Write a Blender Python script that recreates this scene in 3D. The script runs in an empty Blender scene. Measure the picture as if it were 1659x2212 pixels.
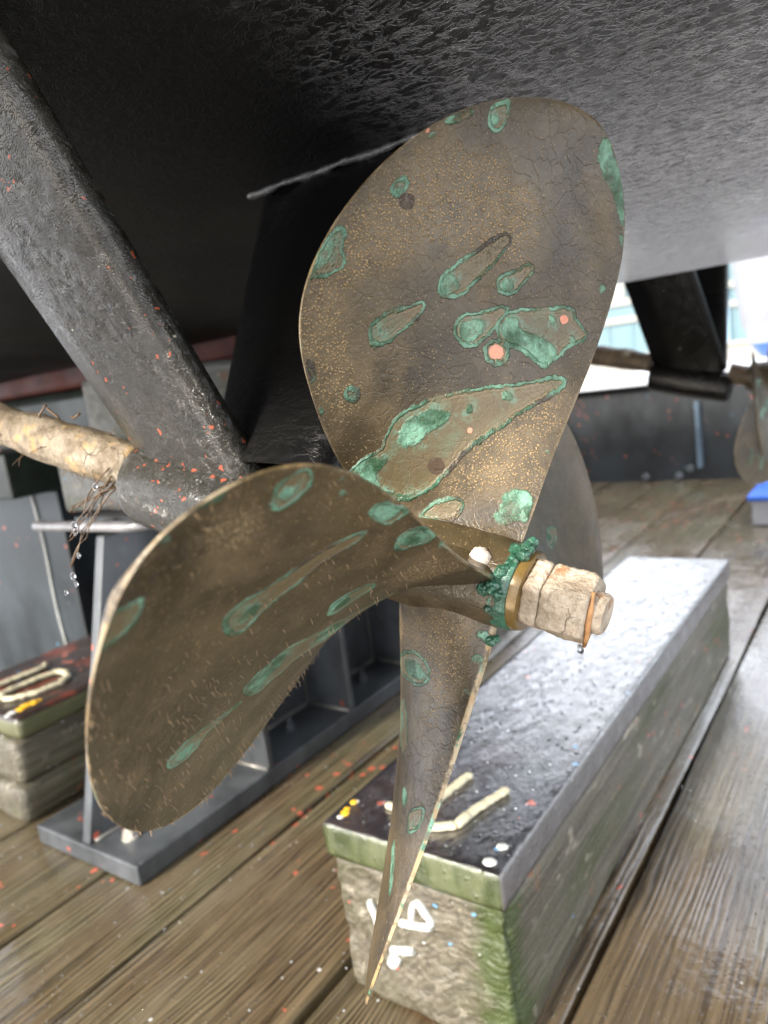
import bpy, bmesh, math, random
import numpy as np
from mathutils.bvhtree import BVHTree
from mathutils import Vector, Matrix, noise as mnoise
random.seed(7); rng = np.random.default_rng(7)
R_ = math.radians
SC = bpy.context.scene; COL = SC.collection
H = 0.65                                   # camera height over the deck, metres

# ---------------------------------------------------------------- camera
CAMROT = np.array([[0.81648979, 0.00672052, 0.57732075],
                   [0.56206072, 0.21941276, -0.79746209],
                   [-0.1320309, 0.97560898, 0.17537094]])
CAMLOC = np.array([0.0, 0.0, H])
cd = bpy.data.cameras.new("camera"); cam = bpy.data.objects.new("camera", cd); COL.objects.link(cam)
m4 = Matrix.Identity(4)
for i in range(3):
    for j in range(3): m4[i][j] = CAMROT[i, j]
    m4[i][3] = CAMLOC[i]
cam.matrix_world = m4
cd.sensor_fit = 'VERTICAL'; cd.sensor_height = 36.0; cd.lens = 1621.0 / 2212.0 * 36.0
cd.clip_start = 0.01; cd.clip_end = 2000
cd.dof.use_dof = True; cd.dof.focus_distance = 0.385; cd.dof.aperture_fstop = 8.5
SC.camera = cam

# ---------------------------------------------------------------- light
SUN_EL, SUN_AZ = 31.0, (-0.16, -1.0)       # where the sun stands: behind the camera, low enough to reach under the hull
w = bpy.data.worlds.new("World"); SC.world = w; w.use_nodes = True
nt = w.node_tree; sky = nt.nodes.new('ShaderNodeTexSky'); sky.sky_type = 'NISHITA'; sky.sun_disc = False
sky.sun_elevation = R_(SUN_EL); sky.sun_rotation = math.atan2(SUN_AZ[0], SUN_AZ[1]); sky.dust_density = 9.0; sky.air_density = 1.0
bg = nt.nodes['Background']; bg.inputs[1].default_value = 0.15; 
tcw = nt.nodes.new('ShaderNodeTexCoord'); cn = nt.nodes.new('ShaderNodeTexNoise'); cn.inputs['Scale'].default_value = 2.2; cn.inputs['Detail'].default_value = 5
nt.links.new(tcw.outputs['Generated'], cn.inputs['Vector']); cr_ = nt.nodes.new('ShaderNodeMapRange'); nt.links.new(cn.outputs[0], cr_.inputs[0])
for i_, v_ in ((1, .35), (2, .6), (3, .55), (4, 1.0)): cr_.inputs[i_].default_value = v_
cm_ = nt.nodes.new('ShaderNodeMix'); cm_.data_type = 'RGBA'; nt.links.new(cr_.outputs[0], cm_.inputs[0]); nt.links.new(sky.outputs[0], cm_.inputs[6]); cm_.inputs[7].default_value = (5.6, 5.85, 6.4, 1)   # thin bright cloud
nt.links.new(cm_.outputs[2], bg.inputs[0])
sd_ = bpy.data.lights.new("sun", 'SUN'); sd_.energy = 1.5; sd_.angle = R_(5.0); sd_.color = (1.0, 0.95, 0.87)
so = bpy.data.objects.new("sun", sd_); COL.objects.link(so)
el = R_(SUN_EL); az = Vector((SUN_AZ[0], SUN_AZ[1])).normalized()
so.rotation_euler = Vector((az.x*math.cos(el), az.y*math.cos(el), math.sin(el))).to_track_quat('Z', 'Y').to_euler()
SC.view_settings.view_transform = 'Standard'; SC.view_settings.look = 'None'
SC.view_settings.exposure = 2.2; SC.view_settings.gamma = 1.0
SC.cycles.max_bounces = 8; SC.cycles.transparent_max_bounces = 8
SC.cycles.sample_clamp_indirect = 6.0

# ---------------------------------------------------------------- helpers
def at(px, py, ax, val):
    """point where the ray through a spot of the 1659x2212 photograph meets the plane axis=val"""
    d = CAMROT @ np.array([px - 829.5, 1106.0 - py, -1621.0])
    k = (val - CAMLOC['XYZ'.index(ax)]) / d['XYZ'.index(ax)]
    return CAMLOC + d * k
def tag(o, label=None, cat=None, group=None, kind=None):
    for k, v in (('label', label), ('category', cat), ('group', group), ('kind', kind)):
        if v: o[k] = v
    return o
def empty(name, loc, label, cat, group=None):
    o = bpy.data.objects.new(name, None); COL.objects.link(o); o.location = loc; o.empty_display_size = 0.05
    return tag(o, label, cat, group)
def adopt(o, parent):
    o.parent = parent
    o.matrix_parent_inverse = Matrix.Identity(4) if parent.type == 'MESH' else Matrix.Translation(-Vector(parent.location))
def obj(name, V, F, mat, parent=None, smooth=True, attrs=None, angle=None):
    me = bpy.data.meshes.new(name)
    V = np.asarray(V, dtype=np.float32).reshape(-1, 3)
    if isinstance(F, np.ndarray) and F.ndim == 2:
        n, k = F.shape
        me.vertices.add(len(V)); me.vertices.foreach_set('co', V.ravel())
        me.loops.add(n*k); me.loops.foreach_set('vertex_index', F.astype(np.int32).ravel())
        me.polygons.add(n); me.polygons.foreach_set('loop_start', (np.arange(n)*k).astype(np.int32))
        me.update(calc_edges=True); me.validate()
    else:
        me.from_pydata(V.tolist(), [], [list(map(int, f)) for f in F]); me.update()
    if smooth: me.polygons.foreach_set('use_smooth', np.ones(len(me.polygons), dtype=bool))
    if attrs:
        for k, a in attrs.items():
            at_ = me.attributes.new(k, 'FLOAT', 'POINT'); at_.data.foreach_set('value', np.asarray(a, dtype=np.float32))
    me.materials.append(mat)
    o = bpy.data.objects.new(name, me); COL.objects.link(o)
    if angle is not None:
        me.set_sharp_from_angle(angle=R_(angle))
    if parent: adopt(o, parent)
    return o
class MB:
    """collects shapes that belong to one mesh"""
    def __init__(s): s.V = []; s.F = []
    def add(s, V, F):
        b = len(s.V); s.V += [tuple(v) for v in V]; s.F += [[i + b for i in f] for f in F]; return s
    def box(s, x0, x1, y0, y1, z0, z1, bev=0.0, seg=2, rot=None, cut=None):
        bm = bmesh.new(); bmesh.ops.create_cube(bm, size=1.0)
        for v in bm.verts:
            v.co = Vector((x0 + (v.co.x+.5)*(x1-x0), y0 + (v.co.y+.5)*(y1-y0), z0 + (v.co.z+.5)*(z1-z0)))
        if bev > 0: bmesh.ops.bevel(bm, geom=list(bm.edges), offset=bev, segments=seg, profile=0.5, affect='EDGES')
        if cut: cut(bm)
        bm.verts.index_update()
        V = [v.co.copy() for v in bm.verts]
        if rot: V = [rot @ v for v in V]
        s.add(V, [[v.index for v in f.verts] for f in bm.faces]); bm.free(); return s
    def tube(s, P, r, n=8, flat=1.0, cap=True):
        P = [Vector(p) for p in P]; rr = r if hasattr(r, '__len__') else [r]*len(P)
        V = []; F = []; up = None
        for i, p in enumerate(P):
            t = (P[min(i+1, len(P)-1)] - P[max(i-1, 0)]).normalized()
            if up is None:
                up = Vector((0, 0, 1)) if abs(t.z) < .9 else Vector((1, 0, 0))
            a = t.cross(up).normalized(); b = a.cross(t).normalized(); up = b
            for k in range(n):
                th = 2*math.pi*k/n
                V.append(p + a*math.cos(th)*rr[i] + b*math.sin(th)*rr[i]*flat)
        for i in range(len(P)-1):
            for k in range(n):
                F.append([i*n+k, i*n+(k+1) % n, (i+1)*n+(k+1) % n, (i+1)*n+k])
        if cap: F.append(list(range(n))[::-1]); F.append([(len(P)-1)*n+k for k in range(n)])
        return s.add(V, F)
    def revolve(s, P0, ax, prof, n=48, noise_=None, closed_ends=True):
        ax = Vector(ax).normalized(); e1 = ax.orthogonal().normalized(); e2 = ax.cross(e1); V = []; F = []
        for i, (h, r) in enumerate(prof):
            for k in range(n):
                th = 2*math.pi*k/n; p = Vector(P0) + ax*h + (e1*math.cos(th)+e2*math.sin(th))*r
                if noise_: p = p + (e1*math.cos(th)+e2*math.sin(th))*noise_(p)
                V.append(p)
        for i in range(len(prof)-1):
            for k in range(n): F.append([i*n+k, i*n+(k+1) % n, (i+1)*n+(k+1) % n, (i+1)*n+k])
        if closed_ends: F.append(list(range(n))[::-1]); F.append([(len(prof)-1)*n+k for k in range(n)])
        return s.add(V, F)
    def lump(s, c, r, sc=(1, 1, 1), sub=3, amp=.25, freq=2.0, seed=0.0):
        bm = bmesh.new(); bmesh.ops.create_icosphere(bm, subdivisions=sub, radius=1.0)
        V = []
        for v in bm.verts:
            n_ = mnoise.noise(v.co*freq + Vector((seed, seed*1.7, -seed)))
            V.append(Vector(c) + Vector((v.co.x*sc[0], v.co.y*sc[1], v.co.z*sc[2]))*r*(1+amp*n_))
        bm.verts.index_update()
        s.add(V, [[v.index for v in f.verts] for f in bm.faces]); bm.free(); return s
    def build(s, name, mat, parent=None, smooth=False, angle=None):
        return obj(name, s.V, s.F, mat, parent, smooth, None, angle)
def rough_box(x0, x1, y0, y1, z0, z1, step, amp, freq, seed=0., rnd=.006, stretch=(1, 1, 1), shear=None):
    """a timber: a box of small facets whose faces are worn by noise and whose arrises are rounded"""
    mb = MB(); lo = (x0, y0, z0); hi = (x1, y1, z1); bm = bmesh.new()
    for ax in range(3):
        u, v = [k for k in range(3) if k != ax]
        nu = max(2, int((hi[u]-lo[u])/step)); nv = max(2, int((hi[v]-lo[v])/step))
        for side in (0, 1):
            g = {}
            for i in range(nu+1):
                for j in range(nv+1):
                    p = [0, 0, 0]; p[ax] = (lo, hi)[side][ax]
                    p[u] = lo[u] + (hi[u]-lo[u])*i/nu; p[v] = lo[v] + (hi[v]-lo[v])*j/nv
                    g[i, j] = bm.verts.new(p)
            for i in range(nu):
                for j in range(nv):
                    f = [g[i, j], g[i+1, j], g[i+1, j+1], g[i, j+1]]
                    flip = (side == 0) ^ (ax == 1)
                    bm.faces.new(f[::-1] if flip else f)
    bmesh.ops.remove_doubles(bm, verts=list(bm.verts), dist=step*.05)
    c = Vector(((x0+x1)/2, (y0+y1)/2, (z0+z1)/2)); h = Vector(((x1-x0)/2, (y1-y0)/2, (z1-z0)/2))
    bm.normal_update()
    st = Vector(stretch)
    for v in bm.verts:
        d = v.co - c; q = Vector((max(-h.x+rnd, min(h.x-rnd, d.x)), max(-h.y+rnd, min(h.y-rnd, d.y)), max(-h.z+rnd, min(h.z-rnd, d.z))))
        e = d - q
        if e.length > 1e-6: q = q + e.normalized()*rnd
        p = c + q; sp = Vector((p.x*freq*st.x, p.y*freq*st.y, p.z*freq*st.z)) + Vector((seed, seed, seed))
        n_ = mnoise.noise(sp) + .5*mnoise.noise(sp*2.3) + .25*mnoise.noise(sp*5)
        v.co = p + (e.normalized() if e.length > 1e-6 else Vector((0, 0, 0)))*n_*amp
        if shear: v.co = shear(v.co)
    bm.verts.index_update()
    V = [v.co.copy() for v in bm.verts]; F = [[q.index for q in f.verts] for f in bm.faces]; bm.free()
    return V, F
def grid_faces(nu, nv):
    i = np.arange(nu-1)[:, None]; j = np.arange(nv-1)[None, :]; a = i*nv+j
    return np.stack([a, a+1, a+nv+1, a+nv], -1).reshape(-1, 4)

# ---------------------------------------------------------------- material helpers
class T:
    def __init__(s, name):
        s.m = bpy.data.materials.new(name); s.m.use_nodes = True; s.t = s.m.node_tree
        s.p = s.t.nodes['Principled BSDF']; s.tc = s.t.nodes.new('ShaderNodeTexCoord').outputs['Object']
    def n(s, typ, ins=None, out=0, **props):
        nd = s.t.nodes.new('ShaderNode'+typ)
        for k, v in props.items(): setattr(nd, k, v)
        for k, v in (ins or {}).items():
            if v is None: continue
            if hasattr(v, 'is_linked'): s.t.links.new(v, nd.inputs[k])
            else: nd.inputs[k].default_value = v
        return nd.outputs[out]
    def math(s, op, a, b=None, c=None, clamp=False):
        return s.n('Math', {0: a, 1: b, 2: c}, operation=op, use_clamp=clamp)
    def map(s, v, a, b, c=0., d=1.): return s.n('MapRange', {0: v, 1: a, 2: b, 3: c, 4: d}, interpolation_type='LINEAR')
    def smap(s, v, a, b, c=0., d=1.): return s.n('MapRange', {0: v, 1: a, 2: b, 3: c, 4: d}, interpolation_type='SMOOTHSTEP')
    def scale(s, sc, vec=None, loc=(0, 0, 0), rot=(0, 0, 0)):
        return s.n('Mapping', {'Vector': vec or s.tc, 'Scale': sc, 'Location': loc, 'Rotation': rot})
    def noise(s, sc, detail=4., rough=.55, vec=None, dist=0.): return s.n('TexNoise', {'Vector': vec or s.tc, 'Scale': sc, 'Detail': detail, 'Roughness': rough, 'Distortion': dist})
    def vor(s, sc, vec=None, feature='F1', out=0, rnd=1.0):
        return s.n('TexVoronoi', {'Vector': vec or s.tc, 'Scale': sc, 'Randomness': rnd}, out=out, feature=feature)
    def rgb(s, c): return s.n('RGB').node if False else s._rgb(c)
    def _rgb(s, c):
        o = s.n('RGB'); o.default_value = (*c, 1); return o
    def mix(s, f, a, b, blend='MIX'):
        nd = s.t.nodes.new('ShaderNodeMix'); nd.data_type = 'RGBA'; nd.blend_type = blend
        for k, v in ((0, f), (6, a), (7, b)):
            if hasattr(v, 'is_linked'): s.t.links.new(v, nd.inputs[k])
            else: nd.inputs[k].default_value = v if k == 0 else (*v, 1)
        return nd.outputs[2]
    def attr(s, name): return s.n('Attribute', out=2, attribute_name=name)
    def sep(s, vec=None, k=0): return s.n('SeparateXYZ', {0: vec or s.tc}, out=k)
    def spots(s, sc, keep, r0, r1, vec=None):
        """sparse round flecks: 1 inside"""
        v = vec or s.tc; d = s.vor(sc, v); c = s.vor(sc, v, out=1)
        k = s.n('SeparateColor', {0: c}, out=0); rr = s.n('SeparateColor', {0: c}, out=1)
        rad = s.map(rr, 0, 1, r0, r1)
        return s.math('MULTIPLY', s.math('LESS_THAN', d, rad), s.math('LESS_THAN', k, keep))
    def bump(s, h, strength=.5, dist=.002, normal=None): return s.n('Bump', {'Height': h, 'Strength': strength, 'Distance': dist, 'Normal': normal})
    def out(s, color=None, rough=None, normal=None, metal=None, spec=None, coat=None, coat_r=None, coat_n=None, **kw):
        for k, v in (('Base Color', color), ('Roughness', rough), ('Normal', normal), ('Coat Normal', coat_n or (normal if coat is not None else None)), ('Metallic', metal), ('Specular IOR Level', spec), ('Coat Weight', coat), ('Coat Roughness', coat_r), *kw.items()):
            if v is None: continue
            if hasattr(v, 'is_linked'): s.t.links.new(v, s.p.inputs[k])
            else: s.p.inputs[k].default_value = (*v, 1) if isinstance(v, tuple) and len(v) == 3 else v
        return s.m

# ---------------------------------------------------------------- materials
def mat_hull(with_sheen=True):
    t = T('wet_black_antifouling' if with_sheen else 'shaded_strut_paint')  # the second is strut paint darkened, its shade put into the colour
    v = t.scale((105, 150, 150)); a = t.noise(1.0, 5, .66, v, .5); b = t.noise(1.0, 3, .6, t.scale((95, 210, 210)), .6); c = t.noise(3.0, 3)
    st = t.math('ABSOLUTE', t.math('SUBTRACT', t.noise(1.0, 4, .6, t.scale((70, 130, 130)), .7), .5))
    h = t.math('ADD', t.math('MULTIPLY', a, 1.0), t.math('MULTIPLY', b, .45)); h = t.math('ADD', h, t.math('MULTIPLY', t.smap(st, 0, .06, 0, 1), .45))
    pits = t.spots(16, .12, .05, .16); h = t.math('SUBTRACT', h, t.math('MULTIPLY', pits, .8))
    col = t.mix(t.smap(c, .4, .7), (.0035, .0035, .004), (.009, .0085, .006)); SHEEN = 1
    fl = t.spots(38, .05, .04, .13); col = t.mix(fl, col, (.30, .30, .28))
    rs = t.spots(23, .03, .05, .15); col = t.mix(rs, col, (.25, .05, .02))
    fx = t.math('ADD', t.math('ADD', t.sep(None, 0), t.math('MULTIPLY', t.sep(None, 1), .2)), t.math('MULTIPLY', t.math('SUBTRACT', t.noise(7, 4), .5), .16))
    film = t.smap(fx, -.265, -.10, 0, 1.0); fy = t.smap(t.math('ADD', t.sep(None, 1), t.math('MULTIPLY', t.math('SUBTRACT', t.noise(9, 4), .5), .2)), .36, .70); film = t.math('MULTIPLY', film, t.map(fy, 0, 1, .40, 1)); film = t.math('MULTIPLY', film, t.smap(t.sep(None, 2), .9, .86))  # bright reflection painted onto the aft hull: paler colour, sheen and coat
    if not with_sheen: film = t.math('MULTIPLY', film, 0.)  # film is the painted reflection mask, left off the struts
    col = t.mix(t.math('MULTIPLY', t.math('MULTIPLY', film, fy), t.smap(a, .38, .60, .10, 1.)), col, (.26, .265, .29))  # ripple crests lightened in the colour as if they reflected bright ground
    r = t.math('ADD', t.map(t.noise(5, 4), .3, .7, .14, .30), t.math('MULTIPLY', t.math('SUBTRACT', 1., film), .26 if with_sheen else .05))
    return t.out(col, r, t.bump(h, t.map(film, 0, 1, .35 if with_sheen else .25, .8), .0022), spec=t.map(film, 0, 1, .26 if with_sheen else .30, .6), **{'Sheen Weight': film, 'Sheen Roughness': .22, 'Sheen Tint': (.90, .93, 1.0), 'Coat Weight': film, 'Coat IOR': 1.8, 'Coat Roughness': .14, 'Coat Normal': t.bump(h, .75, .0022)})
def mat_strut():
    t = T('wet_grey_paint')
    v = t.scale((70, 70, 30)); a = t.noise(1.0, 5, .6, v, 1.0); b = t.noise(190, 3)
    ed = t.vor(48, t.n('VectorMath', {0: t.scale((1.4, 1.4, .55)), 1: t.n('TexNoise', {'Vector': t.tc, 'Scale': 30.}, out=1)}, operation='ADD'), 'DISTANCE_TO_EDGE')
    h = t.math('ADD', a, t.math('MULTIPLY', b, .25)); h = t.math('ADD', h, t.math('MULTIPLY', t.smap(ed, .0, .12), .5))
    col = t.mix(t.smap(t.noise(9, 4), .35, .7), (.014, .0135, .010), (.030, .028, .021))
    dn = t.scale((1, 1, 1)); w1 = t.n('VectorMath', {0: t.tc, 1: t.n('VectorMath', {0: t.n('TexNoise', {'Vector': t.tc, 'Scale': 330., 'Detail': 2.}, out=1), 'Scale': .006}, operation='SCALE')}, operation='ADD')
    cl = t.smap(t.noise(16, 2), .5, .66); f1 = t.math('MULTIPLY', t.spots(230, .24, .08, .42, w1), t.math('ADD', cl, .08, clamp=True)); f1 = t.math('GREATER_THAN', f1, .4)
    f2 = t.spots(130, .012, .06, .2); f3 = t.spots(75, .025, .08, .20, w1)
    col = t.mix(f1, col, (.34, .075, .032)); col = t.mix(f3, col, (.30, .07, .035)); col = t.mix(f2, col, (.38, .36, .30))
    h = t.math('ADD', h, t.math('MULTIPLY', t.math('MAXIMUM', f1, f3), .5))
    return t.out(col, t.map(t.noise(14, 4), .3, .7, .10, .30), t.bump(h, .5, .0019), spec=.6)
def mat_bronze(name='patinated_bronze', far=False, seed=0.):
    t = T(name); oc = t.scale((1, 1, 1), loc=(seed, -seed, seed*.3))
    sd = t.attr('sd'); core = t.attr('core'); cop = t.attr('cop'); dark = t.attr('dark'); grain = t.attr('grain'); edge = t.attr('edge'); head = t.attr('head')
    n1 = t.noise(120, 4, .6, oc); n2 = t.noise(420, 3, .6, oc); nb = t.noise(12, 5, .6, oc); n3 = t.noise(34, 4, .6, oc)
    nw = t.noise(48, 3, .55, oc); wob = t.math('ADD', t.math('MULTIPLY', t.math('SUBTRACT', n1, .5), 4.0), t.math('MULTIPLY', t.math('SUBTRACT', n2, .5), 2.6)); wob = t.math('ADD', wob, t.math('MULTIPLY', t.math('SUBTRACT', nw, .5), 5.5))
    sdw = t.math('ADD', sd, wob); cw = t.math('ADD', core, t.math('MULTIPLY', wob, 1.25))
    base = t.mix(t.smap(nb, .32, .72), (.030, .021, .0095), (.078, .056, .025))
    base = t.mix(t.smap(n3, .45, .75), base, (.104, .075, .038))
    base = t.mix(t.math('MULTIPLY', grain, t.smap(n1, .3, .7, .15, .6)), base, (.205, .152, .082))
    base = t.mix(t.smap(t.noise(26, 6, .7, t.scale((1, 1, 1), loc=(3, 1, seed))), .56, .72, 0, .55), base, (.014, .010, .007))
    # tiny tan calcareous grains, gathered where the blade was fouled
    gv = t.vor(640, oc); gmask = t.math('ADD', grain, t.math('MULTIPLY', t.math('SUBTRACT', t.noise(42, 5, .7, oc), .5), 2.4))
    gd = t.math('MULTIPLY', t.smap(gv, .46, .26), t.smap(gmask, .25, .85))
    gd2 = t.math('MULTIPLY', t.spots(1000, .16, .15, .42, oc), .7); gd = t.math('MAXIMUM', gd, gd2)
    col = t.mix(t.math('MULTIPLY', gd, .85), base, (.36, .245, .115))
    # scars left by barnacles: rim, tan floor with growth lines, green heart
    lines = t.math('SINE', t.math('MULTIPLY', t.math('ADD', sd, t.math('MULTIPLY', wob, 1.1)), 2.9))
    floor_ = t.mix(t.math('MULTIPLY', t.map(lines, -1, 1, 0, .5), t.smap(sd, 9, 2)), (.100, .076, .038), (.215, .165, .085))
    floor_ = t.mix(t.smap(n3, .5, .68, 0, .55), floor_, (.10, .14, .085))
    ins = t.smap(sdw, .2, .7); col = t.mix(ins, col, floor_)
    rw = t.map(nw, .3, .7, .5, 2.4); rim = t.math('MULTIPLY', t.smap(sdw, -.35, .15), t.smap(t.math('SUBTRACT', sdw, rw), .9, 0)); rim = t.math('MULTIPLY', rim, t.smap(t.noise(90, 5, .65, oc), .34, .50, .05, 1))
    green = t.mix(t.smap(t.noise(46, 4, .65, oc), .40, .64), (.020, .070, .030), (.165, .335, .235)); green = t.mix(t.smap(t.noise(230, 3, .7, oc), .55, .75, 0, .7), green, (.20, .40, .30)); green = t.mix(t.smap(t.noise(150, 4, .7, oc), .58, .7, 0, .6), green, (.09, .085, .04))
    rimc = t.mix(t.smap(t.math('ADD', head, t.math('MULTIPLY', t.math('SUBTRACT', n3, .5), 1.2)), .25, .6), (.036, .026, .016), t.mix(.2, green, (.03, .075, .04)))
    col = t.mix(rim, col, rimc)
    halo = t.math('MULTIPLY', t.smap(cw, -6.5, .5), t.smap(t.noise(130, 6, .8, oc), .46, .60, 0, .5)); halo = t.math('MULTIPLY', halo, ins); col = t.mix(halo, col, (.13, .30, .22))
    cm = t.smap(cw, -.4, 1.0); cm = t.math('MULTIPLY', cm, t.smap(t.noise(75, 6, .7, oc), .30, .52, .12, 1))
    col = t.mix(cm, col, green)
    col = t.mix(t.smap(t.math('ADD', dark, t.math('MULTIPLY', wob, .5)), -.2, .4), col, (.060, .038, .020))
    col = t.mix(t.smap(t.math('ADD', cop, t.math('MULTIPLY', wob, .5)), -.1, .3), col, (.62, .24, .15))
    ew = t.math('MULTIPLY', edge, t.smap(t.noise(70, 5, .7, oc), .42, .60, .10, 1), clamp=True); ecol = t.mix(t.smap(n3, .35, .65), (.33, .22, .10), (.36, .30, .20)); ecol = t.mix(t.smap(t.noise(48, 4, .6, oc), .55, .62), ecol, green)
    col = t.mix(ew, col, ecol)
    h = t.math('ADD', t.math('MULTIPLY', gd, .55), t.math('MULTIPLY', n2, .35)); h = t.math('ADD', h, t.math('MULTIPLY', rim, 1.0)); h = t.math('ADD', h, t.math('MULTIPLY', t.math('MULTIPLY', cm, t.noise(260, 3)), 1.1)); h = t.math('ADD', h, t.math('MULTIPLY', nb, 1.0))
    crk = t.vor(95, t.n('VectorMath', {0: oc, 1: t.n('VectorMath', {0: t.n('TexNoise', {'Vector': oc, 'Scale': 60.}, out=1), 'Scale': .02}, operation='SCALE')}, operation='ADD'), 'DISTANCE_TO_EDGE')
    h = t.math('ADD', h, t.math('MULTIPLY', t.smap(crk, .0, .05), .10))
    r = t.map(t.noise(30, 5, .6, oc), .3, .7, .28, .52); r = t.math('ADD', r, t.math('MULTIPLY', cm, .12))
    return t.out(col, r, t.bump(h, .8, .0013), spec=.55, metal=.0, coat=.10, coat_r=.12)
def mat_verdigris():
    t = T('verdigris'); a = t.noise(95, 5, .65); b = t.noise(330, 3)
    col = t.mix(t.smap(a, .35, .65), (.009, .036, .020), (.036, .125, .075)); col = t.mix(t.smap(b, .58, .75), col, (.14, .33, .24)); col = t.mix(t.smap(t.noise(40, 3), .6, .7), col, (.09, .07, .02))
    return t.out(col, t.map(a, .3, .7, .12, .4), t.bump(t.math('ADD', a, t.math('MULTIPLY', b, .4)), .7, .002), spec=.6)
def mat_growth(name, c0, c1, c2, sc=1.0):
    """pale chalky marine growth with rust blooms"""
    t = T(name); a = t.noise(60*sc, 6, .7); b = t.noise(300*sc, 4, .7); c = t.noise(22*sc, 4)
    col = t.mix(t.smap(a, .35, .65), c0, c1); col = t.mix(t.smap(t.math('ADD', t.math('MULTIPLY', a, .4), t.math('MULTIPLY', t.noise(85*sc, 4), .6)), .53, .62, 0, .85), col, c2)
    col = t.mix(t.smap(b, .56, .74, 0, .55), col, (.16, .11, .065)); col = t.mix(t.smap(c, .62, .72, 0, .7), col, (.62, .56, .44))
    ck = t.vor(42*sc, t.n('VectorMath', {0: t.tc, 1: t.n('VectorMath', {0: t.n('TexNoise', {'Vector': t.tc, 'Scale': 90.}, out=1), 'Scale': .02}, operation='SCALE')}, operation='ADD'), 'DISTANCE_TO_EDGE'); ckm = t.math('MULTIPLY', t.smap(ck, .020, .0), t.smap(c, .52, .66)); col = t.mix(t.math('MULTIPLY', ckm, .8), col, (.10, .07, .04))
    return t.out(col, .5, t.bump(t.math('SUBTRACT', t.math('ADD', a, t.math('MULTIPLY', b, .9)), t.math('MULTIPLY', ckm, .6)), .95, .0026), spec=.5)
def mat_plain(name, c, r=.5, spec=.5, metal=0., var=.25, sc=40, bump=.15):
    t = T(name); a = t.noise(sc, 5, .6); col = t.mix(t.map(a, .25, .75), tuple(x*(1-var) for x in c), tuple(min(1, x*(1+var)) for x in c))
    return t.out(col, t.map(t.noise(sc*.4, 4), .3, .7, max(.05, r-.12), r+.12), t.bump(a, bump, .002), spec=spec, metal=metal)
def wood_val(t, along=1, sx=38., seedv=0., warp=1.0):
    """value whose level lines run along the board and bend round knots"""
    x = t.sep(None, 0); y = t.sep(None, 1)
    kn = t.vor(1.0, t.scale((3.4, 1.15, 0.01), loc=(seedv, .37, 0)))
    k = t.math('MULTIPLY', t.math('POWER', 2.718, t.math('MULTIPLY', t.math('MULTIPLY', kn, kn), -16.)), 5.0*warp)
    low = t.noise(1.0, 2, .5, t.scale((5, .8, .5)))
    v = t.math('ADD', t.math('MULTIPLY', x, sx), t.math('MULTIPLY', low, 5.0*warp)); v = t.math('ADD', v, k)
    return v, k
def flecks(t, col, red=.06, blue=.02, white=.03, sc=1.0):
    wv = t.n('VectorMath', {0: t.tc, 1: t.n('VectorMath', {0: t.n('TexNoise', {'Vector': t.tc, 'Scale': 120., 'Detail': 3.}, out=1), 'Scale': .012}, operation='SCALE')}, operation='ADD')
    cl = t.smap(t.noise(3.2, 3, .6, t.scale((1, .7, 1))), .50, .60)
    a = t.spots(62*sc, red*5, .08, .42, wv); a = t.math('MULTIPLY', a, cl); a2 = t.spots(58*sc, red*.22, .05, .34, wv); a = t.math('GREATER_THAN', t.math('MAXIMUM', a, a2), .45)
    col = t.mix(a, col, (.43, .105, .060)); col = t.mix(t.spots(70*sc, blue*.55, .06, .30, t.scale((1, 1, 1), loc=(5, 2, 0))), col, (.11, .27, .46)); col = t.mix(t.spots(95*sc, white*.5, .05, .24, t.scale((1, 1, 1), loc=(2, 7, 1))), col, (.55, .56, .55))
    return col
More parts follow.
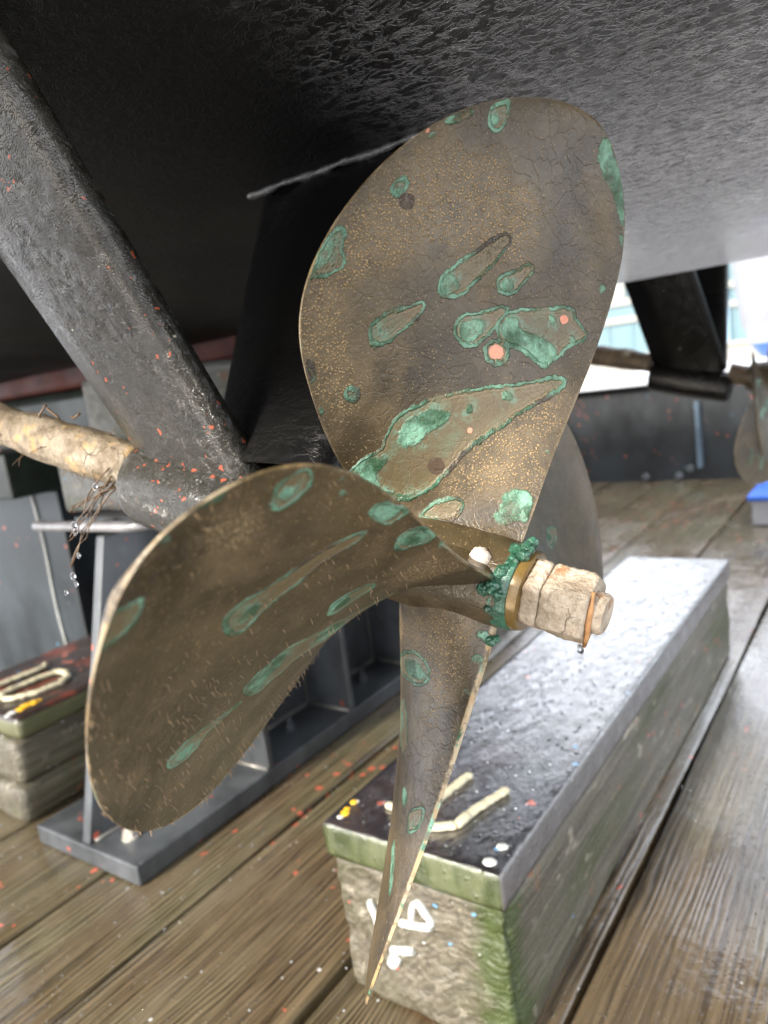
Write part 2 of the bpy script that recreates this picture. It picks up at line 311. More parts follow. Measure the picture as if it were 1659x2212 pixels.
def mat_deck():
    t = T('wet_deck_timber'); isl = t.attr('board'); v, k = wood_val(t, sx=125., warp=1.6)
    v = t.math('ADD', v, t.math('MULTIPLY', isl, 37.)); v = t.math('ADD', v, t.math('MULTIPLY', t.noise(1.0, 3, .6, t.scale((22, 2.6, 2))), 3.2)); g = t.math('MULTIPLY', t.math('ADD', t.math('SINE', t.math('MULTIPLY', v, 6.283)), 1.), .5)
    fine = t.noise(1.0, 4, .65, t.scale((420, 9, 60))); big = t.noise(1.0, 4, .55, t.scale((4.5, 2.2, 2), loc=(1, 4, 0)))
    gs = t.math('ADD', t.math('MULTIPLY', g, .55), t.math('MULTIPLY', fine, .5))
    amp = t.smap(t.noise(1.0, 3, .6, t.scale((14, 3, 3), loc=(4, 4, 4))), .42, .68, .0, .8); gs = t.math('ADD', t.math('MULTIPLY', g, .35), t.math('MULTIPLY', fine, .65)); fine2 = t.noise(1.0, 5, .7, t.scale((150, 3.5, 30), loc=(8, 1, 0)), .4); gs = t.math('ADD', t.math('MULTIPLY', gs, amp), t.math('MULTIPLY', t.math('SUBTRACT', 1., amp), fine2));
    col = t.mix(t.smap(gs, .32, .68), (.026, .017, .009), (.165, .120, .068))
    col = t.mix(t.smap(big, .42, .62, 0, .75), col, t.mix(t.smap(gs, .35, .65), (.044, .040, .018), (.160, .146, .086)))
    col = t.mix(t.smap(t.noise(1.0, 4, .6, t.scale((3, 1.4, 1), loc=(9, 0, 0))), .55, .72, 0, .6), col, (.22, .18, .12))
    col = t.mix(t.smap(k, 2.4, 4.2, 0, .75), col, (.085, .045, .022))
    col = t.mix(t.smap(isl, .0, 1.0, 0, .25), col, (.05, .035, .018))
    col = flecks(t, col, .055, .012, .03)
    wet = t.noise(1.0, 4, .6, t.scale((7, 3.2, 1), loc=(0, 6, 0)), .5)
    r = t.smap(wet, .36, .66, .06, .34)
    dr = t.vor(165, t.scale((1, 1, 1))); dk = t.n('SeparateColor', {0: t.vor(165, t.scale((1, 1, 1)), out=1)}, out=0)
    dome = t.math('MULTIPLY', t.smap(dr, .30, .0), t.math('LESS_THAN', dk, .30))
    h = t.math('ADD', t.math('MULTIPLY', t.math('MULTIPLY', g, amp), .7), t.math('MULTIPLY', fine, .6)); h = t.math('ADD', h, t.math('MULTIPLY', t.noise(26, 4, .6), 1.0)); h = t.math('MULTIPLY', h, t.smap(wet, .3, .6, .35, 1)); h = t.math('ADD', h, t.math('MULTIPLY', dome, .9))
    r = t.math('MINIMUM', r, t.map(dome, 0, .2, 1, .05))
    return t.out(col, r, t.bump(h, .6, .0028), spec=.6, coat=t.smap(t.math('ADD', t.sep(None, 0), t.math('MULTIPLY', t.math('SUBTRACT', big, .5), .5)), -.36, -.22, .40, 1.0), coat_r=.05, coat_n=t.bump(h, .6, .0028), **{'Coat IOR': 1.6})
def mat_timber(name, c0, c1, moss, end=False, seed=0.):
    t = T(name); gr = t.noise(1.0, 5, .65, t.scale((70, 70, 70) if end else (95, 3, 95), loc=(seed, 0, 0)), .8)
    if end:
        rx = t.math('ADD', t.sep(None, 0), .33); rz = t.math('SUBTRACT', t.sep(None, 2), -.05); rr = t.math('SQRT', t.math('ADD', t.math('MULTIPLY', rx, rx), t.math('MULTIPLY', rz, rz)))
        ring = t.math('SINE', t.math('ADD', t.math('MULTIPLY', rr, 760.), t.math('MULTIPLY', t.noise(24, 5), 22.))); gr = t.math('ADD', t.math('MULTIPLY', gr, .93), t.map(ring, -1, 1, 0, .09))
    big = t.noise(1.0, 5, .65, t.scale((9, 9, 9) if end else (16, 2.2, 16), loc=(0, seed, 0))); z = t.sep(None, 2)
    col = t.mix(t.smap(gr, .3, .72), c0, c1); col = t.mix(t.smap(big, .45, .66, 0, .85), col, moss)
    rust = t.noise(1.0, 5, .7, t.scale((16, 16, 11), loc=(3, 1, seed))); col = t.mix(t.smap(rust, .60, .70, 0, .8), col, (.23, .09, .035))
    col = t.mix(t.smap(t.noise(1.0, 6, .7, t.scale((30, 14, 30), loc=(1, 1, seed))), .58, .7, 0, .7), col, (.40, .36, .28))
    cx = t.math('ADD', t.sep(None, 0), .311); cy = t.math('SUBTRACT', t.sep(None, 1), .53); cdist = t.math('SQRT', t.math('ADD', t.math('MULTIPLY', cx, cx), t.math('MULTIPLY', cy, cy)))
    col = t.mix(t.math('MULTIPLY', t.smap(t.math('ADD', cdist, t.math('MULTIPLY', t.math('SUBTRACT', t.noise(45, 4), .5), .06)), .045, .015), .85), col, (.035, .055, .010))
    col = flecks(t, col, .03, .02, .05, 1.3)
    return t.out(col, t.map(big, .3, .7, .22, .55), t.bump(t.math('ADD', gr, t.math('MULTIPLY', t.noise(150, 4), .5)), .9, .005), spec=.5)
def mat_rubber():
    t = T('wet_black_rubber'); a = t.noise(1.0, 6, .7, t.scale((60, 34, 30)), 1.0); b = t.noise(190, 3)
    ny = t.n('SeparateXYZ', {0: t.n('NewGeometry', out=1)}, out=1); nx = t.n('SeparateXYZ', {0: t.n('NewGeometry', out=1)}, out=0)
    col = t.mix(t.smap(t.noise(7, 4), .4, .65), (.016, .015, .018), (.045, .032, .032)); col = flecks(t, col, .04, .05, .06, 1.1)
    alg = t.mix(t.smap(t.noise(1.0, 4, .6, t.scale((30, 30, 9))), .35, .68), (.026, .040, .007), (.085, .10, .042)); col = t.mix(t.smap(ny, -.5, -.8, 0, .92), col, alg)
    col = t.mix(t.smap(nx, .5, .8, 0, .8), col, t.mix(a, (.07, .065, .062), (.16, .15, .145)))
    dr = t.vor(120); dk = t.n('SeparateColor', {0: t.vor(120, out=1)}, out=0); dome = t.math('MULTIPLY', t.smap(dr, .36, .0), t.math('LESS_THAN', dk, .45))
    h = t.math('ADD', t.math('MULTIPLY', a, 2.2), t.math('MULTIPLY', dome, .8)); h = t.math('ADD', h, t.math('MULTIPLY', b, .12))
    return t.out(col, t.map(t.noise(14, 4), .3, .7, .10, .26), t.bump(h, .6, .0026), spec=.8, coat=t.smap(t.n('SeparateXYZ', {0: t.n('NewGeometry', out=1)}, out=2), .5, .9, .08, 1.0), coat_r=.08, coat_n=t.bump(h, .26, .0022), **{'Coat IOR': 2.3})
def mat_steel(name='galvanised_steel', c=(.075, .082, .088), r=.34):
    t = T(name); a = t.noise(1.0, 5, .6, t.scale((9, 9, 5))); b = t.noise(60, 4, .65); sp = t.vor(34)
    col = t.mix(t.smap(a, .3, .7), tuple(x*.55 for x in c), tuple(min(1, x*1.5) for x in c)); col = t.mix(t.smap(b, .5, .8, 0, .3), col, tuple(min(1, x*2.2) for x in c))
    col = flecks(t, col, .035, .015, .03, 1.2)
    dr = t.vor(150); dk = t.n('SeparateColor', {0: t.vor(150, out=1)}, out=0); dome = t.math('MULTIPLY', t.smap(dr, .28, .0), t.math('LESS_THAN', dk, .12))
    return t.out(col, t.map(a, .25, .75, r-.1, r+.16), t.bump(t.math('ADD', t.math('MULTIPLY', b, .35), dome), .35, .002), metal=.35, spec=.6)
def mat_water():
    t = T('water'); return t.out((.95, .97, 1.0), .02, None, spec=.5, **{'Transmission Weight': 1.0, 'IOR': 1.33})
M = dict(hull=mat_hull(), strut_shaded=mat_hull(False), strut=mat_strut(), bronze=mat_bronze(), verd=mat_verdigris(), rubber=mat_rubber(), steel=mat_steel(), deck=mat_deck(), water=mat_water(),
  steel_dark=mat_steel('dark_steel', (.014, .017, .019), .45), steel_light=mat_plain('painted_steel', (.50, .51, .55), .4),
  nut=mat_growth('chalky_growth', (.30, .235, .165), (.56, .475, .37), (.33, .15, .055)), shaft=mat_growth('fibrous_growth', (.13, .095, .055), (.30, .25, .18), (.38, .24, .09), .8),
  shaft_dark=mat_growth('brown_growth', (.07, .05, .03), (.16, .11, .065), (.22, .16, .10), .6),
  timber=mat_timber('weathered_timber', (.050, .044, .030), (.135, .122, .085), (.045, .054, .016)), timber_end=mat_timber('weathered_end_grain', (.058, .050, .034), (.150, .134, .098), (.050, .050, .022), True, 2.),
  packer=mat_timber('grey_timber', (.12, .125, .115), (.22, .225, .21), (.09, .10, .07), False, 5.),
  red=mat_plain('red_brown_paint', (.075, .014, .007), .5, .3, 0, .6, 22, .4), cream=mat_plain('cream_paint', (.50, .46, .32), .4, .5, 0, .12, 60, .3), white=mat_plain('white_paint', (.50, .51, .48), .35, .5, 0, .06, 60, .3), glint=mat_plain('white_glint', (.62, .65, .68), .2, .6, 0, .1, 80, .1), yellow=mat_plain('yellow_paint', (.75, .42, .02), .4, .5, 0, .15, 50),
  brass=mat_plain('ochre_brass', (.17, .105, .030), .28, .6, .2, .3, 60, .2), barn=mat_plain('barnacle_shell', (.62, .52, .43), .5, .4, 0, .2, 200, .6), weed=mat_plain('brown_weed', (.09, .05, .022), .4, .5, 0, .4, 90), bristle=mat_plain('tan_bristle', (.26, .17, .085), .4, .5, 0, .4, 90),
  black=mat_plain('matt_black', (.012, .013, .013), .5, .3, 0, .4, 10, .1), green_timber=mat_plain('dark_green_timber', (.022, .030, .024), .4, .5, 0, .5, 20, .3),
  siding=mat_plain('pale_blue_siding', (.10, .17, .195), .5, .4, 0, .05, 3, .05), trim=mat_plain('white_trim', (.24, .24, .22), .5, .4, 0, .05, 8, .05), yard=mat_plain('pale_concrete', (.46, .455, .44), .2, .6, 0, .12, 1.5, .2), gel=mat_plain('white_gelcoat', (.24, .25, .275), .25, .5, 0, .03, 4, .02), blue=mat_plain('blue_paint', (.025, .12, .52), .35, .5, 0, .15, 30, .1), gap=mat_plain('dark_gap', (.004, .004, .004), .6, .3, 0, .3, 10), orange=mat_plain('antifouling_fleck', (.40, .085, .035), .4))
PATCH={
0:[
('R',[(146.1,41),(151.7,42.8),(157,39.3),(161.4,31.7),(167.5,23.2),(174.1,14.2),(178.2,7.5),(176.2,2.9),(170.2,4.2),(161.2,11.4),(152.2,20),(145.6,27),(143.9,33.9)]),
('G',[(150.2,30.6),(147.3,31.5),(145.6,34.4),(146.3,38.6),(148.7,41.5),(151.9,42.3),(154.1,40.1),(154.8,36.5),(153.1,32.6)]),
('R',[(149.2,6.4),(154.8,8.1),(159,3.6),(161.4,-3.5),(166.3,-9),(168.2,-14.8),(164.6,-16.3),(157.3,-10.3),(150.2,-5.5),(147.8,1.5)]),
('G',[(154.1,-3.7),(151.4,-3),(149.7,-0.3),(149.5,2.9),(151.2,5.1),(153.6,5.5),(155.8,3.9),(156.8,1),(156,-2.2)]),
('R',[(130.5,77.3),(136.1,78.6),(139.3,75.2),(141.4,66.6),(143.1,56.5),(143.4,49.8),(140,48.2),(134.9,51.9),(130.5,59.2),(126.1,66),(126.4,72.6)]),
('G',[(131.9,68.6),(131,68.9),(130.5,70.2),(131.2,71.9),(132.4,73.2),(133.9,73.5),(134.6,72.7),(134.4,70.9),(133.4,69.4)]),
('R',[(125.6,29.1),(132.4,28.8),(137.3,24.1),(139.3,13.3),(142.7,3.8),(142.7,-2.7),(137.5,-0),(129.5,6),(121.5,14.7),(120,22.6)]),
('G',[(126.8,26.7),(131.5,26.6),(135.1,19.6),(134.1,11.1),(128.8,11.7),(123.2,17.7),(122.2,23.1)]),
('R',[(132.2,3.6),(138.5,1.6),(141.9,-5.2),(147.5,-22.8),(151.7,-34.7),(154.6,-44.4),(148.5,-44.2),(145.3,-55.1),(141.2,-53.6),(133.4,-42.6),(124.4,-33.9),(117.6,-27),(119.5,-21.1),(123.2,-16.3),(124.2,-4.7),(125.6,1.4)]),
('G',[(131.2,3.4),(137.5,-0),(139.3,-8.4),(132.7,-10.9),(131.9,-18.4),(133.2,-27.1),(130.2,-33.5),(122.9,-33.2),(117.6,-27),(120.8,-20.9),(123.7,-13.3),(126.1,-1.6)]),
('G',[(144.8,-33.2),(143.1,-32.5),(141.7,-30.8),(141.4,-28.7),(142.2,-27.3),(143.9,-27.2),(145.6,-28.4),(146.3,-30.4),(146.1,-32.2)]),
('G',[(138.8,-47.4),(137.3,-46.9),(136.1,-45.2),(135.6,-43.6),(136.3,-42.5),(137.5,-42.4),(139,-43.4),(139.7,-45.2),(139.7,-46.7)]),
('C',[(147.5,-41.5),(145.8,-40.8),(144.6,-39.4),(144.1,-37.4),(144.8,-36),(146.3,-35.9),(147.8,-37.1),(148.7,-39),(148.5,-40.5)]),
('C',[(120,-1.7),(117.6,-1.2),(115.9,1.3),(115.9,4.5),(117.6,6.6),(120,6.8),(122.2,5.3),(123.2,2.3),(122.2,-0.4)]),
('R',[(120.5,-5.3),(115.9,-3.9),(113,0.5),(113,5.7),(116.1,9.4),(120.5,10.1),(124.4,7.2),(125.9,2),(124.4,-2.8)]),
('R',[(67.2,78.3),(71.3,67.3),(71.8,58.6),(79.4,58.1),(88.1,53.4),(91.3,43.3),(95.7,26.5),(101.8,0.3),(105.9,-13.3),(115.4,-36.1),(114.4,-40.3),(106.4,-33.5),(94,-18.9),(82.3,-6.1),(73.5,6.5),(64.3,16.1),(53.3,23.7),(43.4,33.3),(37.8,46.8),(47.2,58.3),(58,69.4)]),
('G',[(77.2,52.6),(85.9,48.7),(87.2,37.5),(87.4,23.6),(80.8,25.5),(77.9,34.6),(69.9,40.6),(69.6,49.1)]),
('G',[(67.7,77.4),(69.2,66.1),(65.3,53.7),(59.9,60.1),(56.5,63.2),(48.5,55.8),(42.4,45.2),(46.3,36.9),(39.9,38.3),(38.2,46.8),(44.8,56.5),(60.9,72.3)]),
('G',[(88.4,11.7),(86.4,12.1),(85.2,14),(85.5,16.4),(86.9,17.9),(89.1,18.1),(90.8,17),(91.3,14.7),(90.3,12.6)]),
('G',[(98.4,-8.9),(96.4,-8.3),(95,-6.5),(95,-4.3),(96.2,-2.7),(98.4,-2.6),(100.1,-3.8),(100.8,-6),(100.1,-8)]),
('D',[(57,24.8),(53.8,25.7),(52.1,28.3),(52.8,31.5),(55.5,33.7),(58.7,34),(61.1,32.3),(61.6,29.1),(59.9,26.2)]),
('C',[(77.2,11.6),(76.2,11.7),(75.7,12.6),(75.7,13.8),(76.5,14.5),(77.4,14.5),(78.4,14),(78.6,13),(78.2,11.9)]),
('R',[(29.2,39.2),(37,29.7),(40.2,21.2),(39.9,15.3),(37,12.6),(32.2,15),(27,20.6),(27,24.9),(27,32.9)]),
('G',[(46,-7.6),(49.9,-14.1),(50.9,-23.5),(43.4,-23.4),(33.9,-21.9),(34.6,-15.9),(30.2,-11.9),(30.2,-5),(34.6,-1.8),(38.5,-4.6),(40.2,-7.9)]),
('G',[(236.1,-47.2),(242.9,-49.9),(240.3,-57),(234.2,-64.6),(225.2,-71.7),(215.7,-76),(209.1,-77.4),(211.1,-71),(217.6,-67.6),(222.3,-62.3),(223.5,-54.8),(230.8,-50.3)]),
('G',[(204.7,-72.9),(207.4,-77.7),(201.1,-78),(199.1,-76.4)]),
('G',[(173.3,-67.2),(171.6,-66.4),(170.2,-64.5),(169.4,-62.4),(169.9,-61.1),(171.4,-61),(173.1,-62.1),(174.3,-64.4),(174.3,-66.1)]),
('R',[(225.2,36.1),(229.8,36.8),(232.5,31.9),(234.7,25.8),(230.5,22.4),(223.7,22.7),(220.1,25.9),(221,31.4)]),
('G',[(226.1,27.9),(224.7,28.1),(223.7,29.6),(223.5,31.9),(224.4,34.1),(225.7,34.9),(226.9,33.9),(227.6,32),(227.1,29.5)]),
('R',[(221,62.1),(223.5,61.5),(224.9,54.6),(227.4,48.4),(225.9,46.4),(222.5,51.5),(220.3,56.3)]),
('C',[(218.1,69.7),(217.1,69.9),(216.9,71),(216.9,72.7),(217.6,74.1),(218.1,73.6),(218.6,72.6),(219.1,71.6),(219.1,70.9)]),
('G',[(215.9,66),(215.2,66.1),(214.7,67.2),(214.7,68.5),(215.4,69.7),(216.4,70.4),(217.1,69.9),(217.1,68.4),(216.7,66.9)]),
('R',[(171.6,122.1),(178.2,119.7),(185.7,115.4),(186.7,108.1),(182.3,103.8),(178.2,105),(173.6,101.8),(168.9,100.9),(167.2,107),(168.2,113.8)]),
('G',[(172.4,121.3),(179.4,119.2),(184.5,113.7),(184.5,111.2),(176,109.5),(172.1,113.6)]),
('R',[(137.1,116.8),(134.9,111.1),(128.8,107.3),(123.9,107.5),(125.4,111.5)]),
('G',[(111,101.8),(104.9,98),(103.5,100.4),(107.6,102.7)]),
('R',[(196.5,84.6),(200.3,81.5),(199.1,75.3),(195.2,73.1),(191.1,77.7),(193.5,82.7)]),
('D',[(188.9,66.3),(186.7,66.8),(185.5,69.4),(186.5,73.2),(188.7,76.2),(191.3,77.3),(193,75.7),(193,72.2),(191.6,68.5)]),
('G',[(193.3,76.5),(192.1,76.7),(191.6,78.1),(192.1,80.2),(193.3,81.9),(194.5,82.2),(195.5,81.6),(195.5,79.7),(194.5,77.7)]),
('R',[(105.9,79),(104,79.8),(103.7,82.2),(105.4,85.4),(108.3,87.9),(110.8,88.3),(112,86.5),(111.3,83.6),(108.8,80.7)]),
('G',[(75.5,-32.9),(74.3,-32.5),(73.3,-31.5),(73,-30.1),(73.8,-29.3),(75,-29.1),(76.2,-30),(76.7,-31.2),(76.5,-32.6)]),
('S',[(177.2,117.9),(154.3,93.3),(128.5,87.2),(108.8,73.1),(91.3,85.5),(105.7,101.5),(139.3,117.4),(153.9,121.4)]),
('S',[(196.9,101.5),(215.2,47.2),(204.2,-22.3),(160.7,-14.6),(166.8,37.2),(164.6,69.4),(154.3,93.3),(174.1,108.8)]),
('S',[(87.4,-8.2),(114.4,-43.6),(73.5,-30.2),(50.2,-15.8),(39,14),(48.5,27.1)])],
1:[
('R',[(185.3,-6.2),(187.2,-12.1),(183.1,-17.4),(176,-21.5),(166.5,-31.2),(160.4,-41.4),(153.9,-46.9),(149.2,-48.2),(147,-44.8),(149,-38.2),(154.6,-31.1),(158.5,-21.8),(163.8,-13.1),(167.7,-6.9),(171.1,0.6),(177.2,0.4)]),
('G',[(178.4,-6.2),(179.2,-13.3),(171.9,-14.4),(169.7,-9.6),(171.4,-5.3),(175,-3.6)]),
('R',[(119.5,5),(121.2,0.4),(118.8,-3.9),(113.5,-8.9),(107.1,-12),(102.7,-10.1),(100.6,-5),(104.2,1),(106.4,7.1),(109.3,10.6),(115.9,8.8)]),
('G',[(117.6,5.7),(120,-2.2),(114.4,-4.4),(109.8,-0.6),(110.5,4.8),(114.7,6.6)]),
('R',[(147.5,46.3),(144.6,39.9),(133.7,30.6),(126.1,27.2),(110.8,25.9),(98.8,21),(83.3,19.5),(75.5,10.9),(67.9,7.6),(70.6,15.5),(75.5,25.5),(79.9,38.1),(82.1,50.1),(97.9,43.9),(108.1,45.9),(117.3,49.3),(127.8,54.1),(135.6,57.8),(144.1,50.1)]),
('G',[(147.5,46.3),(144.6,39.9),(133.7,30.6),(124.2,30.2),(122.2,40.2),(130.7,47.4),(135.4,55.8)]),
('G',[(106.4,37.9),(107.1,26.6),(95.7,24.5),(84.2,28.6),(81.1,42.8),(92.5,43.4)]),
('G',[(70.9,16),(65.7,8.4),(60.1,1.6),(51.9,-6.1),(52.4,-5.7),(60.9,2.4),(66,8.6),(70.6,15.5)]),
('G',[(65.7,8.2),(61.4,3),(54.3,-4),(47,-9.5),(48.5,-8.6),(56.7,-1.8),(62.8,4.6)]),
('R',[(188.7,68.3),(187.2,63.5),(176,58.4),(166.3,58.6),(152.4,57.3),(145.1,56.4),(154.3,61.2),(164.8,66.3),(171.1,71.3),(178,75.1),(186.2,72.3)]),
('G',[(185,70.3),(181.8,63.7),(173.8,62.4),(171.4,69.2),(178,73.5)]),
('R',[(244.4,-17.4),(245.4,-25.4),(245.1,-30.6),(238.8,-30.4),(234.2,-31.4),(231.5,-27.3),(231,-22.2),(235.2,-17.9),(240.7,-16.4)]),
('G',[(236.1,-31.9),(232.5,-29.7),(230.3,-23.5),(232.2,-18.4),(236.1,-17.5),(232.7,-24)]),
('R',[(237.3,-61),(233.2,-65.5),(229.1,-69.1),(228.3,-69.6),(227.4,-65.6),(231.3,-62.8),(235.4,-61.5)]),
('G',[(231.3,-67.3),(228.8,-69.2),(229.1,-66.6)]),
('R',[(206.9,-61.9),(210.6,-69.2),(208.1,-74),(204.2,-76.9),(199.9,-75.4),(195.5,-69.5),(195.7,-64.6),(199.4,-59.6),(202.5,-58.8)]),
('G',[(205.7,-62.5),(206.9,-68.4),(203.8,-71.2),(200.1,-69.2),(199.9,-63.6)]),
('G',[(178,-67.1),(177.5,-66.1),(177.7,-65.4),(178.9,-65.4),(180.6,-66.4),(181.8,-67.6),(181.8,-68.4),(181.1,-68.8),(179.7,-68.4)]),
('G',[(183.6,-73.3),(182.8,-72),(183.1,-71.2),(184.5,-71.3),(186.2,-72.2),(187.4,-73.6),(187.4,-74.4),(186.7,-74.8),(185,-74.2)]),
('R',[(158,-58),(159.5,-63.1),(154.1,-65.3),(143.4,-62.7),(139,-60),(140.2,-56.6),(141.7,-51.7),(147.3,-53.1)]),
('G',[(156.8,-58.9),(157,-62.3),(153.1,-64.5),(143.9,-62.1),(143.6,-58.1),(144.4,-53.4)]),
('R',[(123.7,-39.6),(129.5,-48.6),(126.1,-53.4),(116.1,-51.6),(110.5,-48.1),(110,-43.1),(113.7,-39.1),(117.3,-36.5)]),
('G',[(123.9,-40.6),(127.8,-48),(125.1,-52.5),(117.6,-51.5),(112.2,-46.3),(114.9,-40)]),
('G',[(103,-44.3),(102,-45.5),(90.8,-40.9),(91.8,-39.5)]),
('R',[(242.5,-52.6),(241.5,-54.9),(240.3,-55.5),(237.3,-52.1),(239.5,-51)]),
('S',[(217.9,-41.9),(223.5,-58.5),(200.3,-52.6),(195.7,-40.5),(209.6,-39.6)]),
('S',[(83.5,-7),(104.2,-33.6),(85.5,-38),(66,-30.4),(65,-13.5),(72.3,-2.7)])],
2:[
('R',[(85.2,56.5),(62.8,36.1),(53.1,16.8),(55.3,6),(59.9,-0.3),(67.4,0.2),(73.8,9.7),(74.8,22.2),(79.9,37.7)]),
('G',[(68.4,32.4),(59.9,20.8),(59.4,8.2),(63.6,1.3),(70.1,8.4),(72.3,23.5)]),
('G',[(79.9,58.6),(85,56.6),(102,48.9),(104.4,47.7),(92.3,53.5)]),
('R',[(107.9,36.6),(91.3,31.1),(93.7,17.6),(104.9,4.9),(113.5,0.9),(118.6,6.7),(116.9,24)]),
('G',[(104.2,33.7),(98.4,27.3),(105.7,16.6),(111.3,20.4)]),
('G',[(138,-20.7),(131,-8.8),(126.4,-14.3),(131,-25.3),(137.5,-24.4)]),
('R',[(143.1,-41.8),(135.1,-31.6),(127.1,-38.8),(124.9,-46.7),(134.4,-50.9),(140,-48.1)]),
('G',[(134.4,-50.9),(135.6,-51.1),(137.1,-49.4),(138.3,-46.5),(138.5,-43.7),(137.8,-42.2),(136.3,-43),(134.9,-45.6),(134.1,-48.6)]),
('G',[(29.7,-21.3),(31.9,-21.9),(33.4,-22),(33.9,-19.7),(32.9,-17.4),(30.7,-16.2),(28.7,-16.7),(27.5,-18.7),(28,-20.8)]),
('G',[(41.9,-23.8),(43.1,-24.1),(43.8,-23.3),(44.3,-22),(43.6,-20.6),(42.6,-19.9),(41.4,-20.2),(40.9,-21.4),(40.9,-22.8)]),
('G',[(59.9,-28.6),(60.9,-28.7),(61.6,-28),(61.9,-26.7),(61.6,-25.4),(60.6,-24.7),(59.7,-25),(59.2,-26.1),(59.2,-27.5)]),
('G',[(172.6,-41.9),(161.2,-22.9),(157.3,-26.9),(168.2,-49.5),(178.4,-54.7)]),
('S',[(67.4,63.1),(32.6,28),(27,-10.5),(39.5,-15.2),(73.8,-18.5),(83.8,-12.6),(58.9,-2.4),(50.7,23.8)])],
3:[
('R',[(144.8,6.4),(164.1,5.1),(161.9,-3.6),(144.6,-9.3),(135.8,-4.3)]),
('G',[(150.9,-2.1),(148.3,-3),(143.6,-3.1),(139.5,-2),(138,-0.6),(139.5,0.8),(143.4,1.3),(148,1),(150.9,-0.5)])],
}

# ---------------------------------------------------------------- the setting: ground, deck
g = MB(); g.add([(-400, -400, -.08), (400, -400, -.08), (400, 400, -.08), (-400, 400, -.08)], [[0, 1, 2, 3]])
tag(g.build('ground', M['yard']), kind='structure')
y_ = MB(); y_.box(-3.36, 1.21, -2.21, 4.61, -.078, -.052); tag(y_.build('gap_shade_sheet', M['gap']), kind='structure')  # near-black sheet added under the planks so the gaps read as shade
gx = [-3.35, -3.10, -2.86, -2.60, -2.36, -2.10, -1.86, -1.62, -1.376, -1.212, -.965, -.785, -.534, -.288, -.03, .22, .47, .70, .95, 1.2]
V = []; F = []; B = []
for i in range(len(gx)-1):
    x0, x1 = gx[i]+.0036, gx[i+1]-.0036; dz = rng.uniform(-.0015, .0015); bd = rng.uniform(0, 1)
    prof = [(x0, -.05), (x0, -.004), (x0+.001, -.0012), (x0+.004, 0)] + [(x0+.004+(x1-x0-.008)*k/8, 0) for k in range(1, 8)] + [(x1-.004, 0), (x1-.001, -.0012), (x1, -.004), (x1, -.05)]
    ys = np.linspace(-2.2, 4.6, 60); b = len(V); n = len(prof)
    for y in ys:
        wob = .0018*math.sin(y*2.1+i) + .001*math.sin(y*7+i*3)
        for (x, z) in prof: V.append((x+wob, y, z+dz)); B.append(bd)
    for j in range(len(ys)-1):
        for k in range(n-1): F.append([b+j*n+k, b+j*n+k+1, b+(j+1)*n+k+1, b+(j+1)*n+k])
tag(obj('deck', V, np.array(F), M['deck'], None, True, {'board': B}, 50), kind='structure')

# ---------------------------------------------------------------- the boat overhead
boat = empty('boat', (-1.2, 1.03, .72), 'black wet antifouled boat hull overhead with red keel and angled shaft struts', 'boat')
HP = [(-.27, 1.25), (-.25, 1.12), (-.20, .985), (-.12, .938), (.0, .915), (.1, .897), (.23, .873), (.36, .843), (.5, .814), (.6, .798), (.72, .770), (.92, .757), (1.1, .7565), (1.3, .7605), (1.45, .765), (1.6, .7712), (1.66, .80), (1.73, .87), (1.82, .97), (1.92, 1.07), (1.98, 1.16), (2.0, 1.25)]
hy = np.array([p[0] for p in HP]); hz = np.array([p[1] for p in HP])
arc = np.concatenate([[0], np.cumsum(np.hypot(np.diff(hy), np.diff(hz)))]); su = np.linspace(0, arc[-1], 260)
def smooth(a, k=7):
    p = np.pad(a, k, mode='edge'); return np.convolve(p, np.ones(2*k+1)/(2*k+1), 'same')[k:-k]
PY = smooth(np.interp(su, arc, hy)); PZ = smooth(np.interp(su, arc, hz))
def hull_z(y): return float(np.interp(y, PY[np.argsort(PY)], PZ[np.argsort(PY)]))
hx = np.linspace(-4.2, .62, 200); V = np.zeros((200, 260, 3)); V[..., 0] = hx[:, None]; V[..., 1] = PY[None]; V[..., 2] = PZ[None]
V[..., 2] += np.array([[.004*mnoise.noise(Vector((x*2.2, y*3.5, 0))) for y in PY] for x in hx])
drip = np.exp(-((PY-1.6)/.02)**2)[None]*np.array([max(0, mnoise.noise(Vector((x*23, 3, 1)))) for x in hx])[:, None]; V[..., 2] -= .006*drip
Fh = grid_faces(200, 260); nb_ = 200*260
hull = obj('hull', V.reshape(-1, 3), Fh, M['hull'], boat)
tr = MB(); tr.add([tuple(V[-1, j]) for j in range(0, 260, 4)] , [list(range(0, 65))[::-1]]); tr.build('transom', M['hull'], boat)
kx = MB(); kx.box(-4.2, -.98, .985, 1.10, .715, .792, .01); kx.build('keel', M['red'], boat)
